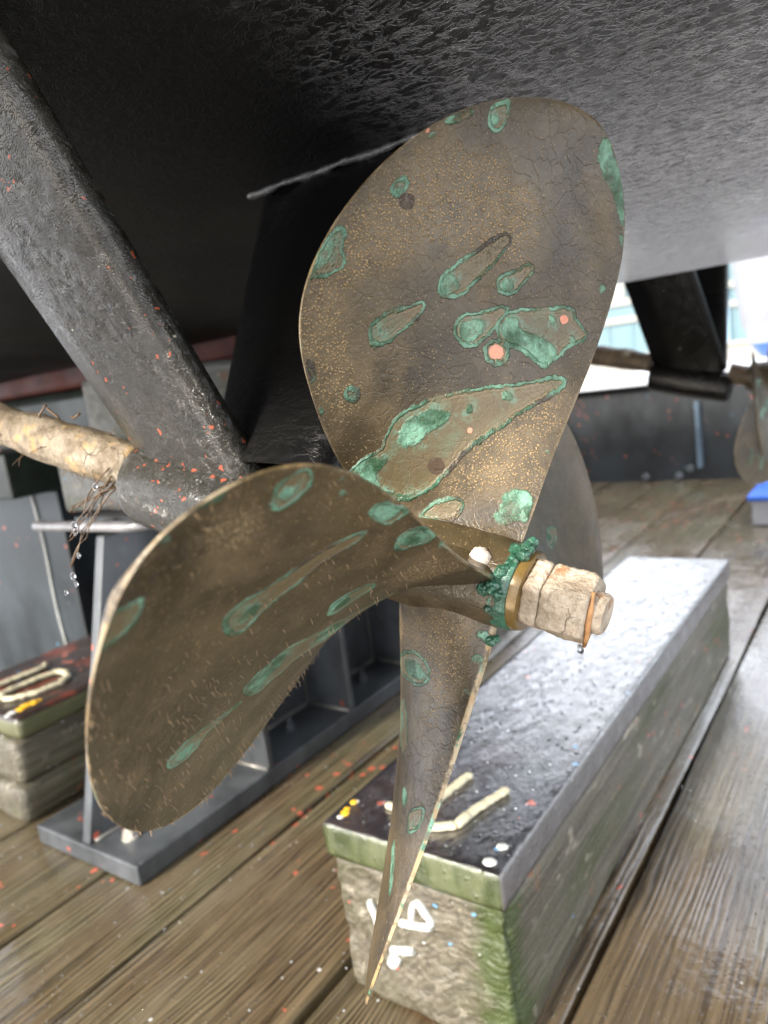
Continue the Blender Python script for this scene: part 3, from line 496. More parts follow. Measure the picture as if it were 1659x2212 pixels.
def strut(yc, top_in, top_out, xa, xb, zc, seed, MS):
    """V strut: bearing barrel with two flat arms up into the hull"""
    ax = Vector((-.967, 0, .254)); br = MB(); P = Vector((xb, yc, zc - (xb-xa)*.254/.967))
    L = (xb-xa)/.967
    br.revolve(P, ax, [(0, .024), (.002, .029), (.008, .0315), (L*.5, .033), (L-.01, .032), (L-.003, .030), (L, .024)], 40)
    barrel = br.build('shaft_strut', MS, boat, True, 40)
    for (yt, x0, x1, xb0, xb1) in (top_in, top_out):
        zt = hull_z(yt)+.05; n = 15; V = []; F = []; ny = 24
        th = .0125; pr = []
        pr = [(-.5, .2), (-.47, .6), (-.42, .85), (-.34, .97), (-.25, 1), (0, 1), (.25, 1), (.36, .97), (.43, .85), (.48, .55), (.5, 0), (.48, -.55), (.43, -.85), (.36, -.97), (.25, -1), (.05, -1), (-.12, -1), (-.17, -.98), (-.22, -.9), (-.34, -.58), (-.45, -.28), (-.49, -.08)]; ny = len(pr)
        b0 = Vector((0, yc, zc)); tv = Vector((0, yt-yc, zt-zc)).normalized(); nrm = Vector((0, tv.z, -tv.y))
        for i in range(n):
            u = i/(n-1); p = b0 + (Vector((0, yt, zt))-b0)*u
            flare = 1 + .35*max(0, 1-u*5)**2 + .25*max(0, (u-.85)/.15)**2
            xx0 = xb0 + (x0-xb0)*u; xx1 = xb1+(x1-xb1)*u
            zoff = 0.
            for (s_, t_) in pr:
                x = (xx0+xx1)/2 + s_*(xx1-xx0); V.append(Vector((x, p.y, p.z + (xb-x)*.1*(1-u))) + nrm*t_*th*flare)
        for i in range(n-1):
            for k in range(ny): F.append([i*ny+k, i*ny+(k+1) % ny, (i+1)*ny+(k+1) % ny, (i+1)*ny+k])
        obj('strut_arm', V, F, M['strut_shaded'] if yt > yc else MS, barrel, True, None, 50)  # far arm takes the darkened paint, shade carried by its colour
AX_Y = .350
strut(AX_Y, (.218, -.518, -.392, -.462, -.348), (.548, -.466, -.26, -.394, -.285), -.464, -.335, H-.052, 0, M['strut'])
bd_ = MB(); bd_.tube([Vector((-.455+.21*u, .497+.002*math.sin(u*23), hull_z(.497)-.002)) for u in np.linspace(0, 1, 40)], [.0030+.0006*math.sin(u*1.7)+.0009*math.sin(u*.61) for u in range(40)], 8); bd_.build('fairing_bead', mat_plain('grey_filler', (.055, .055, .058), .25, .7, 0, .6, 160, .8), boat, True)
strut(1.70, (1.545, -.48, -.345, -.46, -.314), (1.87, -.46, -.315, -.46, -.314), -.468, -.308, H-.075, 1, M['strut_shaded'])  # whole far strut darkened by colour, since it stands unlit

# ---------------------------------------------------------------- propellers
BP = {'yaw': -0.0115, 'inc': 0.25666, 'kback': 0.01953, 'R': 0.24586, 'th0': -0.12399, 'p0': 1.00272, 'p1': 0.07134, 'p2': -0.18355, 'rk1': 0.12886, 'rk2': -0.11274, 'rk3': 0.03275, 'cam': 0.04442, 'camx': -0.01935, 'tip': -0.29865,
 'dth': [0, -0.01937, -0.02721, 0.01681], 'dp': [0, -0.04703, 0.04219, -0.00047], 'drk': [0, -0.01143, 0.00819, -0.0039],
 'L': [.23216, .34396, .45045, .52513, .50486, .47489], 'T': [-.08631, -.13975, -.22091, -.29013, -.29226, -.21088]}
XN = np.array([.12, .3, .5, .7, .85, .95, 1.0]); RP = BP['R']
S = np.array([-math.cos(BP['inc'])*math.cos(BP['yaw']), math.cos(BP['inc'])*math.sin(BP['yaw']), math.sin(BP['inc'])])
E1 = np.array([0, 0, 1.]) - S*S[2]; E1 /= np.linalg.norm(E1); E2 = np.cross(S, E1); E2 = E2 if E2[1] < 0 else -E2
_d = CAMROT @ np.array([1115-829.5, 1106-1268., -1621.])/1621.
HUB = CAMLOC + _d*.40                           # point on the shaft line at the hub's after end
PC = HUB + S*BP['kback']
def cubic(x, xn, yn):
    n = len(xn); h = np.diff(xn); A = np.eye(n); b = np.zeros(n)
    for i in range(1, n-1):
        A[i, i-1] = h[i-1]; A[i, i] = 2*(h[i-1]+h[i]); A[i, i+1] = h[i]; b[i] = 6*((yn[i+1]-yn[i])/h[i]-(yn[i]-yn[i-1])/h[i-1])
    m = np.linalg.solve(A, b); i = np.clip(np.searchsorted(xn, x)-1, 0, n-2); u = x-xn[i]; hh = h[i]
    return yn[i]+u*((yn[i+1]-yn[i])/hh-hh*(2*m[i]+m[i+1])/6)+m[i]*u*u/2+(m[i+1]-m[i])/(6*hh)*u**3
def outline(x):
    l, t_ = BP['L'], BP['T']
    a = cubic(x, XN, np.array(l+[l[5]*2-l[4]])); b = cubic(x, XN, np.array(t_+[t_[5]*2-t_[4]]))
    return ((a+b)/2+BP['tip']*x**8)*RP, np.maximum(a-b, 0)*np.sqrt(np.clip(1-x**8, 0, 1))*RP
def blade_pts(k, x, q, off=None):
    """pressure face of blade k; off = thickness towards the bow"""
    m, c = outline(x); p = BP['p0']+BP['p1']*(x-.6)+BP['p2']*(x-.6)**2+BP['dp'][k]
    phi = np.arctan(np.maximum(p, .05)/(np.pi*x)); r = x*RP
    rk = (BP['rk1']*x+BP['rk2']*x**2+BP['rk3']*x**3+BP['drk'][k]*x)*RP
    h = m[:, None]+q[None]*c[:, None]; ca = (BP['cam']+BP['camx']*(x-.5))[:, None]*c[:, None]*(1-4*q[None]**2)
    if off is not None: ca = ca + off
    ax = h*np.sin(phi)[:, None]+rk[:, None]+ca*np.cos(phi)[:, None]
    th = BP['th0']+BP['dth'][k]+k*np.pi/2+h*np.cos(phi)[:, None]/r[:, None]-ca*np.sin(phi)[:, None]/r[:, None]
    return PC+ax[..., None]*S+r[:, None, None]*(np.cos(th)[..., None]*E1+np.sin(th)[..., None]*E2), r[:, None]*1000+0*h, h*1000
def poly_sd(P, X, Y):
    """signed distance to a polygon, positive inside (millimetres)"""
    P = np.array(P); n = len(P); ins = np.zeros(X.shape, bool); dd = np.full(X.shape, 1e9)
    for i in range(n):
        a = P[i]; b = P[(i+1) % n]; e = b-a; L = max(e@e, 1e-9)
        t_ = np.clip(((X-a[0])*e[0]+(Y-a[1])*e[1])/L, 0, 1)
        dd = np.minimum(dd, np.hypot(X-a[0]-t_*e[0], Y-a[1]-t_*e[1]))
        c = ((a[1] > Y) != (b[1] > Y)) & (X < (b[0]-a[0])*(Y-a[1])/(b[1]-a[1]+1e-12)+a[0]); ins ^= c
    return np.where(ins, dd, -dd)
def blade_mesh(k, nx, nq, patches, both=False):
    x = np.concatenate([np.linspace(.085, .9, int(nx*.7)), .9+.0999*np.sin(np.linspace(0, 1, nx-int(nx*.7)+1)[1:]*np.pi/2)])
    q = -.5*np.cos(np.linspace(0, np.pi, nq)) if nq < 60 else np.sign(np.linspace(-1, 1, nq))*.5*(1-(1-np.abs(np.linspace(-1, 1, nq)))**1.25)
    m, c = outline(x)
    tm = .0022 + .0105*(1-x)**1.15 + .012*np.exp(-(x-.085)/.035); eh = .0010+.0012*(1-x)
    th = np.minimum(eh[:, None]+tm[:, None]*np.clip(1-(2*q[None])**2, 0, 1)**.8, .55*c[:, None]+.0006)
    A, RR, HH = blade_pts(k, x, q); Bk, _, _ = blade_pts(k, x, q, th)
    fil = (.010*np.exp(-(x-.085)/.03))[:, None]*np.clip(1-(2*q[None])**2, 0, 1)      # root fillet towards the stern
    A2, _, _ = blade_pts(k, x, q, -fil); A = A2
    n = nx*nq; V = np.concatenate([A.reshape(-1, 3), Bk.reshape(-1, 3)])
    F = [grid_faces(nx, nq)[:, ::-1], grid_faces(nx, nq)+n]
    i = np.arange(nx-1)
    F.append(np.stack([i*nq, i*nq+n, (i+1)*nq+n, (i+1)*nq], 1)[:, ::-1]); j0 = nq-1
    F.append(np.stack([i*nq+j0, i*nq+j0+n, (i+1)*nq+j0+n, (i+1)*nq+j0], 1))
    j = np.arange(nq-1); b = (nx-1)*nq
    F.append(np.stack([b+j, b+j+1, b+j+1+n, b+j+n], 1)[:, ::-1]); F.append(np.stack([j, j+1, j+1+n, j+n], 1))
    F = np.concatenate(F)
    z = np.full(RR.shape, -9.); sd = z.copy(); core = z.copy()-51.; cop = z.copy(); dark = z.copy(); grain = np.zeros(RR.shape)
    hx_, hy_ = [], []
    for kd, P in patches:
        Q = np.array(P)
        for _i in range(2): nx_ = np.roll(Q, -1, 0); Q = np.stack([Q*.75+nx_*.25, Q*.25+nx_*.75], 1).reshape(-1, 2)
        if kd != 'S': Q = Q + (Q-Q.mean(0))*.05
        d = poly_sd(Q, RR, HH)
        if kd == 'R': sd = np.maximum(sd, d)
        elif kd == 'G': core = np.maximum(core, d)
        elif kd == 'C': cop = np.maximum(cop, d)
        elif kd == 'D': dark = np.maximum(dark, d)
        elif kd == 'S': grain = np.maximum(grain, np.clip(.5+d/22., 0, 1))
    head = np.clip(1.15+core/22., 0, 1)
    # distance from the rim in millimetres, both long edges and the tip
    ed = np.minimum((.5-np.abs(q))[None]*c[:, None]*1000, (1-x)[:, None]*RP*1000)
    edge = np.clip(1.3-ed/1.1, 0, 1)*(.3, .7, 2.4, .3)[k]
    def two(a, fill): return np.concatenate([a.ravel(), (a if both else np.full(a.shape, fill)).ravel()])
    at_ = dict(sd=two(sd, -9.), core=two(core, -60.), cop=two(cop, -9.), dark=two(dark, -9.), grain=two(grain, .1), head=two(head, 0), edge=np.concatenate([edge.ravel(), edge.ravel()]))
    # scars stand slightly proud at their rim
    return V, F, at_
HB = Vector(HUB); SV = Vector(S)
prop = empty('propeller', HB, 'nearest four bladed bronze propeller with green patina and tan crusted nut', 'propeller')
def hubn(p): return .0007*mnoise.noise(p*70) + .0004*mnoise.noise(p*190)
def hub_obj(name, V, F, par):
    n = len(V); return obj(name, V, F, M['bronze'], par, True, dict(sd=[-9]*n, core=[-60]*n, cop=[-9]*n, dark=[-9]*n, grain=[.1]*n, head=[0]*n, edge=[0]*n), 50)
hm = MB(); hm.revolve(HB, SV, [(-.004, .020), (-.003, .0228), (.002, .0236), (.012, .0243), (.03, .0262), (.055, .0285), (.08, .029), (.098, .0275), (.104, .023)], 64, hubn)
hub = hub_obj('hub', hm.V, hm.F, prop)
for k in range(4):
    V, F, A_ = blade_mesh(k, *((300, 230), (320, 240), (260, 160), (160, 120))[k], PATCH[k], k == 2)
    bl = obj('blade', V, F, M['bronze'], prop, True, A_, 60)
    if k == 0: ROOT = BVHTree.FromPolygons([tuple(v) for v in V], [list(f) for f in F.tolist()])
    if k in (1, 2):                             # short stubble of tube worms left standing on the metal
        st = MB(); x = np.linspace(.3, .985, 80); q = np.linspace(-.495, .495, 70); G, _, _ = blade_pts(k, x, q); G2, _, _ = blade_pts(k, x, q, np.full((80, 70), -.001))
        cnt = (700, 180)[k-1]
        for _ in range(cnt):
            i = random.randrange(80)
            j = random.randrange(70) if random.random() < .45 else min(69, max(0, int((random.gauss(.86, .17) if k == 1 else random.gauss(.08, .06))*70)))
            if k == 1 and mnoise.noise(Vector(G[i, j])*26) < -.12: continue
            nv = Vector(G2[i, j]-G[i, j]).normalized(); p = Vector(G[i, j]) + Vector((random.uniform(-1, 1), random.uniform(-1, 1), random.uniform(-1, 1)))*.001
            dv = (nv + Vector((random.uniform(-.6, .6), random.uniform(-.6, .6), random.uniform(-.9, .1)))*1.0).normalized(); L = random.uniform(.0009, .0024)
            r = random.uniform(.00009, .00019)
            if k == 2: p = p + nv*-.0
            st.tube([p - dv*.001, p+dv*L*.5, p+dv*L + Vector((0, 0, -.0004))], [r, r*.9, r*.35], 4, cap=False)
        tag(st.build('bristle_growth', M['bristle'], bl, True), kind='stuff')
# verdigris crust round the hub's after end
cr = MB(); e1 = SV.orthogonal().normalized(); e2 = SV.cross(e1)
ph_ = [(-.0042, .0218), (-.0040, .0235), (-.002, .0243), (.001, .0246), (.004, .0245), (.0062, .0241), (.0066, .0228)]
nn = lambda p: .0014*(abs(mnoise.noise(p*75))-.25)+.0006*mnoise.noise(p*190)+.0003*mnoise.noise(p*450)
cr.revolve(HB, SV, [(h_+.0, r_) for (h0_, r0_), (h1_, r1_) in zip(ph_, ph_[1:]) for h_, r_ in [(h0_+(h1_-h0_)*u_/4, r0_-.0006+(r1_-r0_)*u_/4) for u_ in range(4)]], 220, nn)
for i in range(5):
    a = 2*math.pi*i/5+.6 + random.uniform(-.09, .09); h = random.choice([random.uniform(-.005, -.002), random.uniform(.004, .012)]); r = .0238 + random.uniform(-.0006, .0003)
    cr.lump(HB + SV*h + (e1*math.cos(a)+e2*math.sin(a))*r, random.uniform(.0012, .0027), (1, 1, 1), 3, .45, 2.4, i*1.37)
cr.build('verdigris_crust', M['verd'], hub, True)
def on_hub(px, py, rr):
    """where the ray through the photo spot meets the cylinder of radius rr round the shaft line"""
    d = CAMROT @ np.array([px-829.5, 1106.-py, -1621.]); d /= np.linalg.norm(d); oc = CAMLOC-HUB
    dp = d-S*(d@S); op = oc-S*(oc@S); a = dp@dp; b = 2*dp@op; c = op@op-rr*rr; D = b*b-4*a*c
    t_ = (-b-math.sqrt(max(D, 0)))/(2*a); return Vector(CAMLOC+d*t_)
for (px, py, r, s_) in ((1062, 1268, .0052, 1), (1045, 1272, .0045, 2), (1075, 1283, .004, 3), (1082, 1235, .0038, 4), (1090, 1228, .003, 5), (1074, 1243, .003, 6), (1060, 1385, .0035, 7), (1072, 1381, .003, 8), (1150, 1172, .004, 9), (1140, 1185, .0045, 10), (1130, 1200, .004, 11)):
    cr = MB(); cr.lump(on_hub(px, py, .0243), r*.8, (1, 1, 1), 4, .3, 2.0, s_*3.1); cr.build('verdigris_crust', M['verd'], hub, True)
bd = MB(); bd.revolve(HB, SV, [(-.0095, .0195), (-.009, .0212), (-.0065, .0221), (-.003, .0221), (-.0025, .021)], 64); bd.build('end_ring', M['brass'], hub, True, 40)
# locked pair of hexagon nuts under chalky growth, cotter pin, threaded stub
def hexnut(h0, h1, af, rot, seed):
    n = 144; hs = np.linspace(h0, h1, 34); V = []; F = []; R0 = af/2
    prof = [(h0, .55)] + [(h, 1.0) for h in hs] + [(h1, .5)]
    for i, (h, f_) in enumerate(prof):
        for k in range(n):
            a = 2*math.pi*k/n; ah = ((a-rot) % (math.pi/3))-math.pi/6
            r = min(R0/math.cos(ah), R0*1.125)
            e = min(h-h0, h1-h) if 0 < i < len(prof)-1 else 0; r = (r - .0016*math.exp(-max(e, 0)/.0012))*f_
            p = HB - SV*h + (e1*math.cos(a)+e2*math.sin(a))*r
            if f_ == 1.: p = p + (e1*math.cos(a)+e2*math.sin(a))*(.0005*mnoise.noise(p*55+Vector((seed, 0, 0)))+.0007*mnoise.noise(p*140)+.0005*mnoise.noise(p*330)+.0003*mnoise.noise(p*700))
            V.append(p)
    for i in range(len(prof)-1):
        for k in range(n): F.append([i*n+k, i*n+(k+1) % n, (i+1)*n+(k+1) % n, (i+1)*n+k][::-1])
    F.append(list(range(n))); F.append([(len(prof)-1)*n+k for k in range(n)][::-1]); return V, F
V, F = hexnut(.0092, .0185, .0348, .25, 1.); obj('propeller_nut', V, F, M['nut'], prop, True, None, 60)
V, F = hexnut(.0191, .0425, .0344, .33, 4.); obj('lock_nut', V, F, M['nut'], prop, True, None, 60)
stb = MB(); stb.revolve(HB, -SV, [(.040, .0108), (.0475, .0108), (.0495, .0096), (.0499, .004), (.0495, .001)], 40, lambda p: .0003*mnoise.noise(p*200))
stub = stb.build('shaft_end', M['nut'], prop, True, 50)
pin = MB(); c_ = HB - SV*.0440
dn = (Vector((0, 0, -1)) - SV*SV.dot(Vector((0, 0, -1)))).normalized(); sdv = SV.cross(dn).normalized()
toward = sdv if sdv.y < 0 else -sdv
pin.tube([c_ - dn*.0135 + toward*.0085 + SV*.001, c_ - dn*.006 + toward*.0110, c_ + dn*.003 + toward*.0112, c_ + dn*.0105+toward*.0095, c_ + dn*.0165 + toward*.0075 + SV*.001], [.0010, .0014, .0016, .0014, .0011], 8)
pin.build('cotter_pin', mat_plain('rusty_pin', (.40, .21, .09), .5, .4, .0, .5, 180, .6), prop, True)
# barnacles by the root of the upper blade
def on_root(px, py):
    h = ROOT.ray_cast(Vector(CAMLOC), Vector(CAMROT @ np.array([px-829.5, 1106.-py, -1621.])).normalized())[0]; g_ = on_hub(px, py, .0243)
    return h if h and (h-Vector(CAMLOC)).length < (g_-Vector(CAMLOC)).length else g_
def barnacle(px, py, dep, r, seed):
    c = on_root(px, py) + Vector((0, -.001, .001)); b = MB(); n = 64; V = []; F = []
    ax = (Vector((.25, -.80, .55))).normalized(); a1 = ax.orthogonal().normalized(); a2 = ax.cross(a1); prof = [(-.8, 1.05), (0., 1.0), (.35, .86), (.62, .62), (.72, .42), (.66, .33), (.5, .2), (.45, .02)]
    for (h, q) in prof:
        for k in range(n):
            a = 2*math.pi*k/n; rib = 1 + .03*math.cos(a*7+seed) + .03*math.cos(a*13) + .02*math.cos(a*3)
            V.append(c + ax*h*r + (a1*math.cos(a)+a2*math.sin(a))*r*q*rib)
    for i in range(len(prof)-1):
        for k in range(n): F.append([i*n+k, i*n+(k+1) % n, (i+1)*n+(k+1) % n, (i+1)*n+k])
    F.append([(len(prof)-1)*n+k for k in range(n)]); b.add(V, F); return b.build('barnacle', M['barn'], prop, True)
barnacle(1038, 1206, .392, .0056, 1.)
bb = MB()
for (px, py, r) in ((1003, 1203, .0030), (1012, 1213, .0022), (993, 1197, .0022), (1018, 1207, .0016)):
    bb.lump(on_root(px, py), r, (1, 1, .8), 3, .5, 3, px*.1)
bb.build('barnacle_base', M['white'], prop, True)
# shaft
def shaft(base, h0, h1, r, mat, parent, amp):
    hs = np.linspace(h0, h1, 130); sm = MB()
    sm.revolve(base, SV, [(h, r*(1 + .05*math.sin(h*37)+.04*math.sin(h*91+1))) for h in hs], 40, lambda p: amp*(mnoise.noise(p*38)+.6*mnoise.noise(p*95)+.5*mnoise.noise(p*230)))
    return sm.build('propeller_shaft', mat, parent, True)
shaft(HB, .10, .30, .0178, M['strut'], prop, .0002)
sh = shaft(HB, .302, 1.25, .0180, M['shaft'], prop, .0017)
sh.name = 'shaft_growth'
wd = MB()
for i in range(120):
    h = random.uniform(.33, .62); a = random.uniform(0, 6.283); p = HB + SV*h + (e1*math.cos(a)+e2*math.sin(a))*.018; v = (e1*math.cos(a)+e2*math.sin(a))*.5 + Vector((random.uniform(-1, 1), random.uniform(-1, 1), random.uniform(-1.2, .3)))
    P = [p]; L = random.uniform(.004, .013)
    for s_ in range(4): v = v + Vector((random.uniform(-1, 1), random.uniform(-1, 1), random.uniform(-1.3, .6)))*.6; P.append(P[-1]+v.normalized()*L*.3)
    wd.tube(P, [.0004, .00035, .0003, .00025, .00015], 5)
def pxd(px, py, dep):
    d = CAMROT @ np.array([px-829.5, 1106.-py, -1621.])/1621.; return Vector(CAMLOC+d*dep)
for i in range(9):
    q0 = (236+random.uniform(-12, 40), 1035+random.uniform(-25, 30)); P = []
    for s_ in range(9): u = s_/8; P.append(pxd(q0[0]+(152-q0[0])*u**.75+random.uniform(-6, 6), q0[1]+(1225-60*(i % 3)-q0[1])*u+random.uniform(-5, 5), .545+random.uniform(-.004, .004)))
    wd.tube(P, [.0007-.00005*s_ for s_ in range(9)], 5)
for (a, b) in (((85, 900), (100, 872)), ((150, 905), (170, 895)), ((240, 965), (283, 1010)), ((300, 985), (262, 1045)), ((100, 880), (130, 905))):
    P = [pxd(a[0]+(b[0]-a[0])*s_/5+random.uniform(-4, 4), a[1]+(b[1]-a[1])*s_/5+random.uniform(-4, 4), .548) for s_ in range(6)]; wd.tube(P, .0009, 6)
tag(wd.build('weed', M['weed'], sh, True), kind='stuff')
wt = MB()
for (px, py, r) in ((205, 1052, .0022), (160, 1135, .0024), (163, 1150, .002), (158, 1245, .0024), (170, 1200, .0018), (143, 1280, .0016), (165, 1262, .0018)): wt.lump(pxd(px, py, .54), r, (.8, .8, 1.2), 2, .05)
tag(wt.build('weed_droplets', M['water'], sh, True), kind='stuff')
wd_ = MB(); cdrop = HB - SV*.0405 + dn*.0205 + toward*.004; wd_.lump(cdrop, .0024, (.8, .8, 1.25), 3, .0); 
tag(wd_.build('water_drop', M['water'], None, True), 'clear water drop hanging from the lower corner of the crusted propeller nut', 'drop')
# the other propeller, mirrored across the keel
OFF = np.array([.0, 1.70-HUB[1], -.004]); 
prop2 = empty('propeller', Vector(HUB+OFF), 'dark far propeller at the right edge on the opposite shaft', 'propeller')
def mirror(V): V = np.array(V, dtype=float).reshape(-1, 3); W = V-PC; a = FAR_ROT; W[:, 1] *= -1; c_s = W@S; u1 = W@E1; u2 = W@E2; ca, sa = math.cos(a), math.sin(a); return PC+OFF+c_s[:, None]*S+(u1*ca-u2*sa)[:, None]*E1+(u1*sa+u2*ca)[:, None]*E2
FAR_ROT = .20
FARP = [[('G', [(rng.uniform(90, 230)+r*math.cos(a), cy+r*math.sin(a)) for a in np.linspace(0, 5.5, 7)]) for r, cy in ((5, -30), (8, 10), (6, 40), (4, -10), (7, 60), (5, 25))] for _ in range(4)]
hv = MB(); hv.revolve(HB, SV, [(-.004, .024), (.002, .0285), (.03, .031), (.08, .0335), (.104, .027)], 40)
hub_obj('hub', mirror(hv.V), hv.F, prop2)
for k in range(4):
    V, F, A_ = blade_mesh(k, 70, 50, FARP[k], True); obj('blade', mirror(V), F[:, ::-1], M['bronze'], prop2, True, A_, 60)
V, F = hexnut(.012, .054, .0405, .25, 9.); obj('propeller_nut', np.array([tuple(v) for v in V])+OFF, F, M['nut'], prop2, True, None, 60)
B2 = Vector(HUB+OFF)
shaft(B2, .10, .14, .0215, M['shaft_dark'], prop2, .0004)
sh2 = shaft(B2, .30, 1.4, .0215, M['shaft_dark'], prop2, .0016)

# ---------------------------------------------------------------- keel block in front of the camera
tb = empty('timber_block', (-.45, 1.1, 0), 'large weathered timber block with wet black rubber top below the propeller nut', 'block')
V, F = rough_box(-.506, -.311, .536, 1.575, .0, .1605, .009, .0035, 16, 1., .008, (1, .25, 1))
tim = obj('timber', V, F, M['timber'], tb, True)
V, F = rough_box(-.5065, -.3105, .5265, .5375, .001, .1600, .0035, .0046, 26, 4., .005); obj('end_grain', V, F, M['timber_end'], tim, True)
V, F = rough_box(-.513, -.3055, .523, 1.58, .1610, .2000, .006, .0013, 22, 2., .0022, (1, .3, 1)); cap = obj('rubber_cap', V, F, M['rubber'], tb, True)
def marks(name, strokes, ax, val, mat, parent, r, flat=.55, lift=.0):
    b = MB()
    for st in strokes:
        P = [Vector(at(px, py, ax, val)) for px, py in st]; D = []
        for i in range(len(P)-1):
            m_ = max(2, int((P[i+1]-P[i]).length/.0028)); D += [P[i].lerp(P[i+1], u/m_) for u in range(m_)]
        D.append(P[-1]); D = [d + .0009*Vector((mnoise.noise(d*160), mnoise.noise(d*160+Vector((5, 0, 0))), mnoise.noise(d*160+Vector((0, 5, 0))))) for d in D]
        b.tube(D, [r*(1+.22*mnoise.noise(d*210)) * (.8 if i in (0, len(D)-1) else 1) for i, d in enumerate(D)], 10, flat)
    return b.build(name, mat, parent, True, 50)
marks('painted_mark', [[(838, 1737), (880, 1757), (935, 1786), (985, 1783)], [(985, 1783), (1015, 1757), (1095, 1705)]], 'Z', .203, M['cream'], cap, .0055, .7)
marks('painted_mark', [[(935, 1738), (965, 1712), (1015, 1672)]], 'Z', .203, M['cream'], cap, .0055, .7)
for (px, py, r) in ((745, 1757, .0052), (750, 1748, .004), (764, 1733, .0042)): yb = MB(); yb.lump(at(px, py, 'Z', .200), r, (1, 1, .5), 2, .3, 2, px); yb.build('yellow_paint_blob', M['yellow'], cap, True)
for (px, py, r) in ((735, 1765, .0035), (1058, 1862, .006), (1085, 1829, .005), (771, 1731, .003)): yb = MB(); yb.lump(at(px, py, 'Z', .200), r, (1.2, 1, .35), 2, .4, 2, px); yb.build('white_paint_blob', M['white'], cap, True)
ey = .5255
marks('painted_letter', [[(798, 1945), (812, 1980), (824, 2015)], [(826, 1985), (831, 1965), (822, 1945)]], 'Y', ey, M['white'], tim, .0046, .8)
marks('painted_letter', [[(866, 1992), (900, 1999), (932, 2004)], [(888, 1985), (893, 1955), (903, 1949), (913, 1962), (928, 1985), (934, 2000)]], 'Y', ey, M['white'], tim, .0048, .8)
marks('painted_letter', [[(848, 2050), (870, 2052), (894, 2056)], [(852, 2060), (846, 2076), (855, 2082), (862, 2066)]], 'Y', ey, M['white'], tim, .0056, .8)

# ---------------------------------------------------------------- block stack at the left
lb = empty('timber_block', (-1.34, .95, 0), 'mossy two layer timber stack at left with cream looped mark on top', 'block')
V, F = rough_box(-1.475, -1.205, .545, 1.6, .0, .068, .011, .006, 14, 6., .012, (1, .4, 1)); lo_ = obj('lower_timber', V, F, M['timber'], lb, True)
V, F = rough_box(-1.478, -1.203, .553, 1.6, .0685, .146, .011, .005, 14, 9., .012, (1, .4, 1)); up_ = obj('upper_timber', V, F, M['timber'], lb, True)
V, F = rough_box(-1.486, -1.198, .563, 1.6, .1465, .184, .010, .002, 14, 3., .008, (1, .4, 1))
t = T('red_stained_plank'); a_ = t.noise(1.0, 4, .6, t.scale((9, 5, 9), loc=(0, 2.1, 0)))
colr = t.mix(t.smap(a_, .53, .60), (.030, .020, .017), (.135, .034, .022)); nz = t.n('SeparateXYZ', {0: t.n('NewGeometry', out=1)}, out=2); colr = t.mix(t.smap(nz, .6, .3), colr, t.mix(a_, (.05, .055, .025), (.15, .15, .08)))
lc = obj('top_plank', V, F, t.out(flecks(t, colr, .03, .02, .05), .3, t.bump(t.noise(60, 4), .5, .003), spec=.6), lb, True)
zt = .188
marks('painted_mark', [[(5, 1507), (2, 1500), (30, 1487), (90, 1462), (125, 1450), (142, 1452), (146, 1462), (130, 1475), (80, 1495), (30, 1508), (8, 1510)], [(-10, 1482), (30, 1466), (75, 1449), (95, 1440), (100, 1434)]], 'Z', zt, M['cream'], lc, .0066, .7)
for (px, py, r) in ((45, 1533, .008), (58, 1524, .010), (72, 1519, .009), (84, 1514, .006)): yb = MB(); yb.lump(at(px, py, 'Z', .184), r, (1, 1.3, .4), 2, .3, 2, px); yb.build('yellow_paint_blob', M['yellow'], lc, True)
for (px, py, r) in ((28, 1540, .008), (18, 1546, .006)): yb = MB(); yb.lump(at(px, py, 'Z', .184), r, (1, 1, .4), 2, .3, 2, px); yb.build('white_paint_blob', M['white'], lc, True)

# ---------------------------------------------------------------- steel cradle beam with its stiffeners
cb = empty('steel_cradle_beam', (-1.01, 1.6, 0), 'grey steel I beam cradle with vertical stiffener plates standing on the deck', 'cradle')
bf = MB(); bf.box(-1.137, -.884, .528, 1.9, .001, .0325, .003); bf.build('bottom_flange', M['steel'], cb, False)
def lean(bm):
    for v in bm.verts:
        if v.co.y < .9: v.co.y += (v.co.z-.03)/.44*.125
wb = MB(); wb.box(-1.016, -.998, .530, 1.9, .033, .472, .002, 2, None, lean); wb.build('web', M['steel'], cb, False)
tf = MB(); tf.box(-1.137, -.884, .70, 1.9, .4725, .492, .003); tf.build('top_flange', M['steel'], cb, False)
for yy in (.80, 1.03, 1.26, 1.50, 1.75):
    s_ = MB(); s_.box(-.9975, -.886, yy, yy+.012, .033, .472, .0015); s_.build('stiffener', M['steel'], cb, False)
    s_ = MB(); s_.box(-1.135, -1.0165, yy, yy+.012, .033, .472, .0015); s_.build('stiffener', M['steel'], cb, False)
wl = MB()
for yy in (.80, 1.03, 1.26):
    wl.tube([(-.990, yy-.002, .036), (-.94, yy-.002, .0345), (-.888, yy-.002, .0345)], .0035, 6); wl.tube([(-.995, yy-.001, .036), (-.995, yy-.001, .46)], .003, 6)
wl.tube([(-.995, y, .0345+.001*math.sin(y*60)) for y in np.linspace(.54, 1.85, 90)], .0035, 6)
wl.build('weld_bead', mat_steel('weld_metal', (.22, .21, .19), .35), cb, True)
for (bx, by) in ((-.955, .572), (-.955, .93), (-.955, 1.16)):
    b_ = MB(); b_.revolve((bx, by, .0325), (0, 0, 1), [(0, .013), (.003, .013)], 20); b_.revolve((bx, by, .0355), (0, 0, 1), [(0, .010), (.009, .010), (.0095, .008)], 6); b_.revolve((bx, by, .045), (0, 0, 1), [(0, .0055), (.010, .0055), (.011, .0045)], 14); b_.build('bolt', mat_steel('zinc_bolt', (.34, .32, .28), .3) if by < .6 else M['steel'], cb, False)
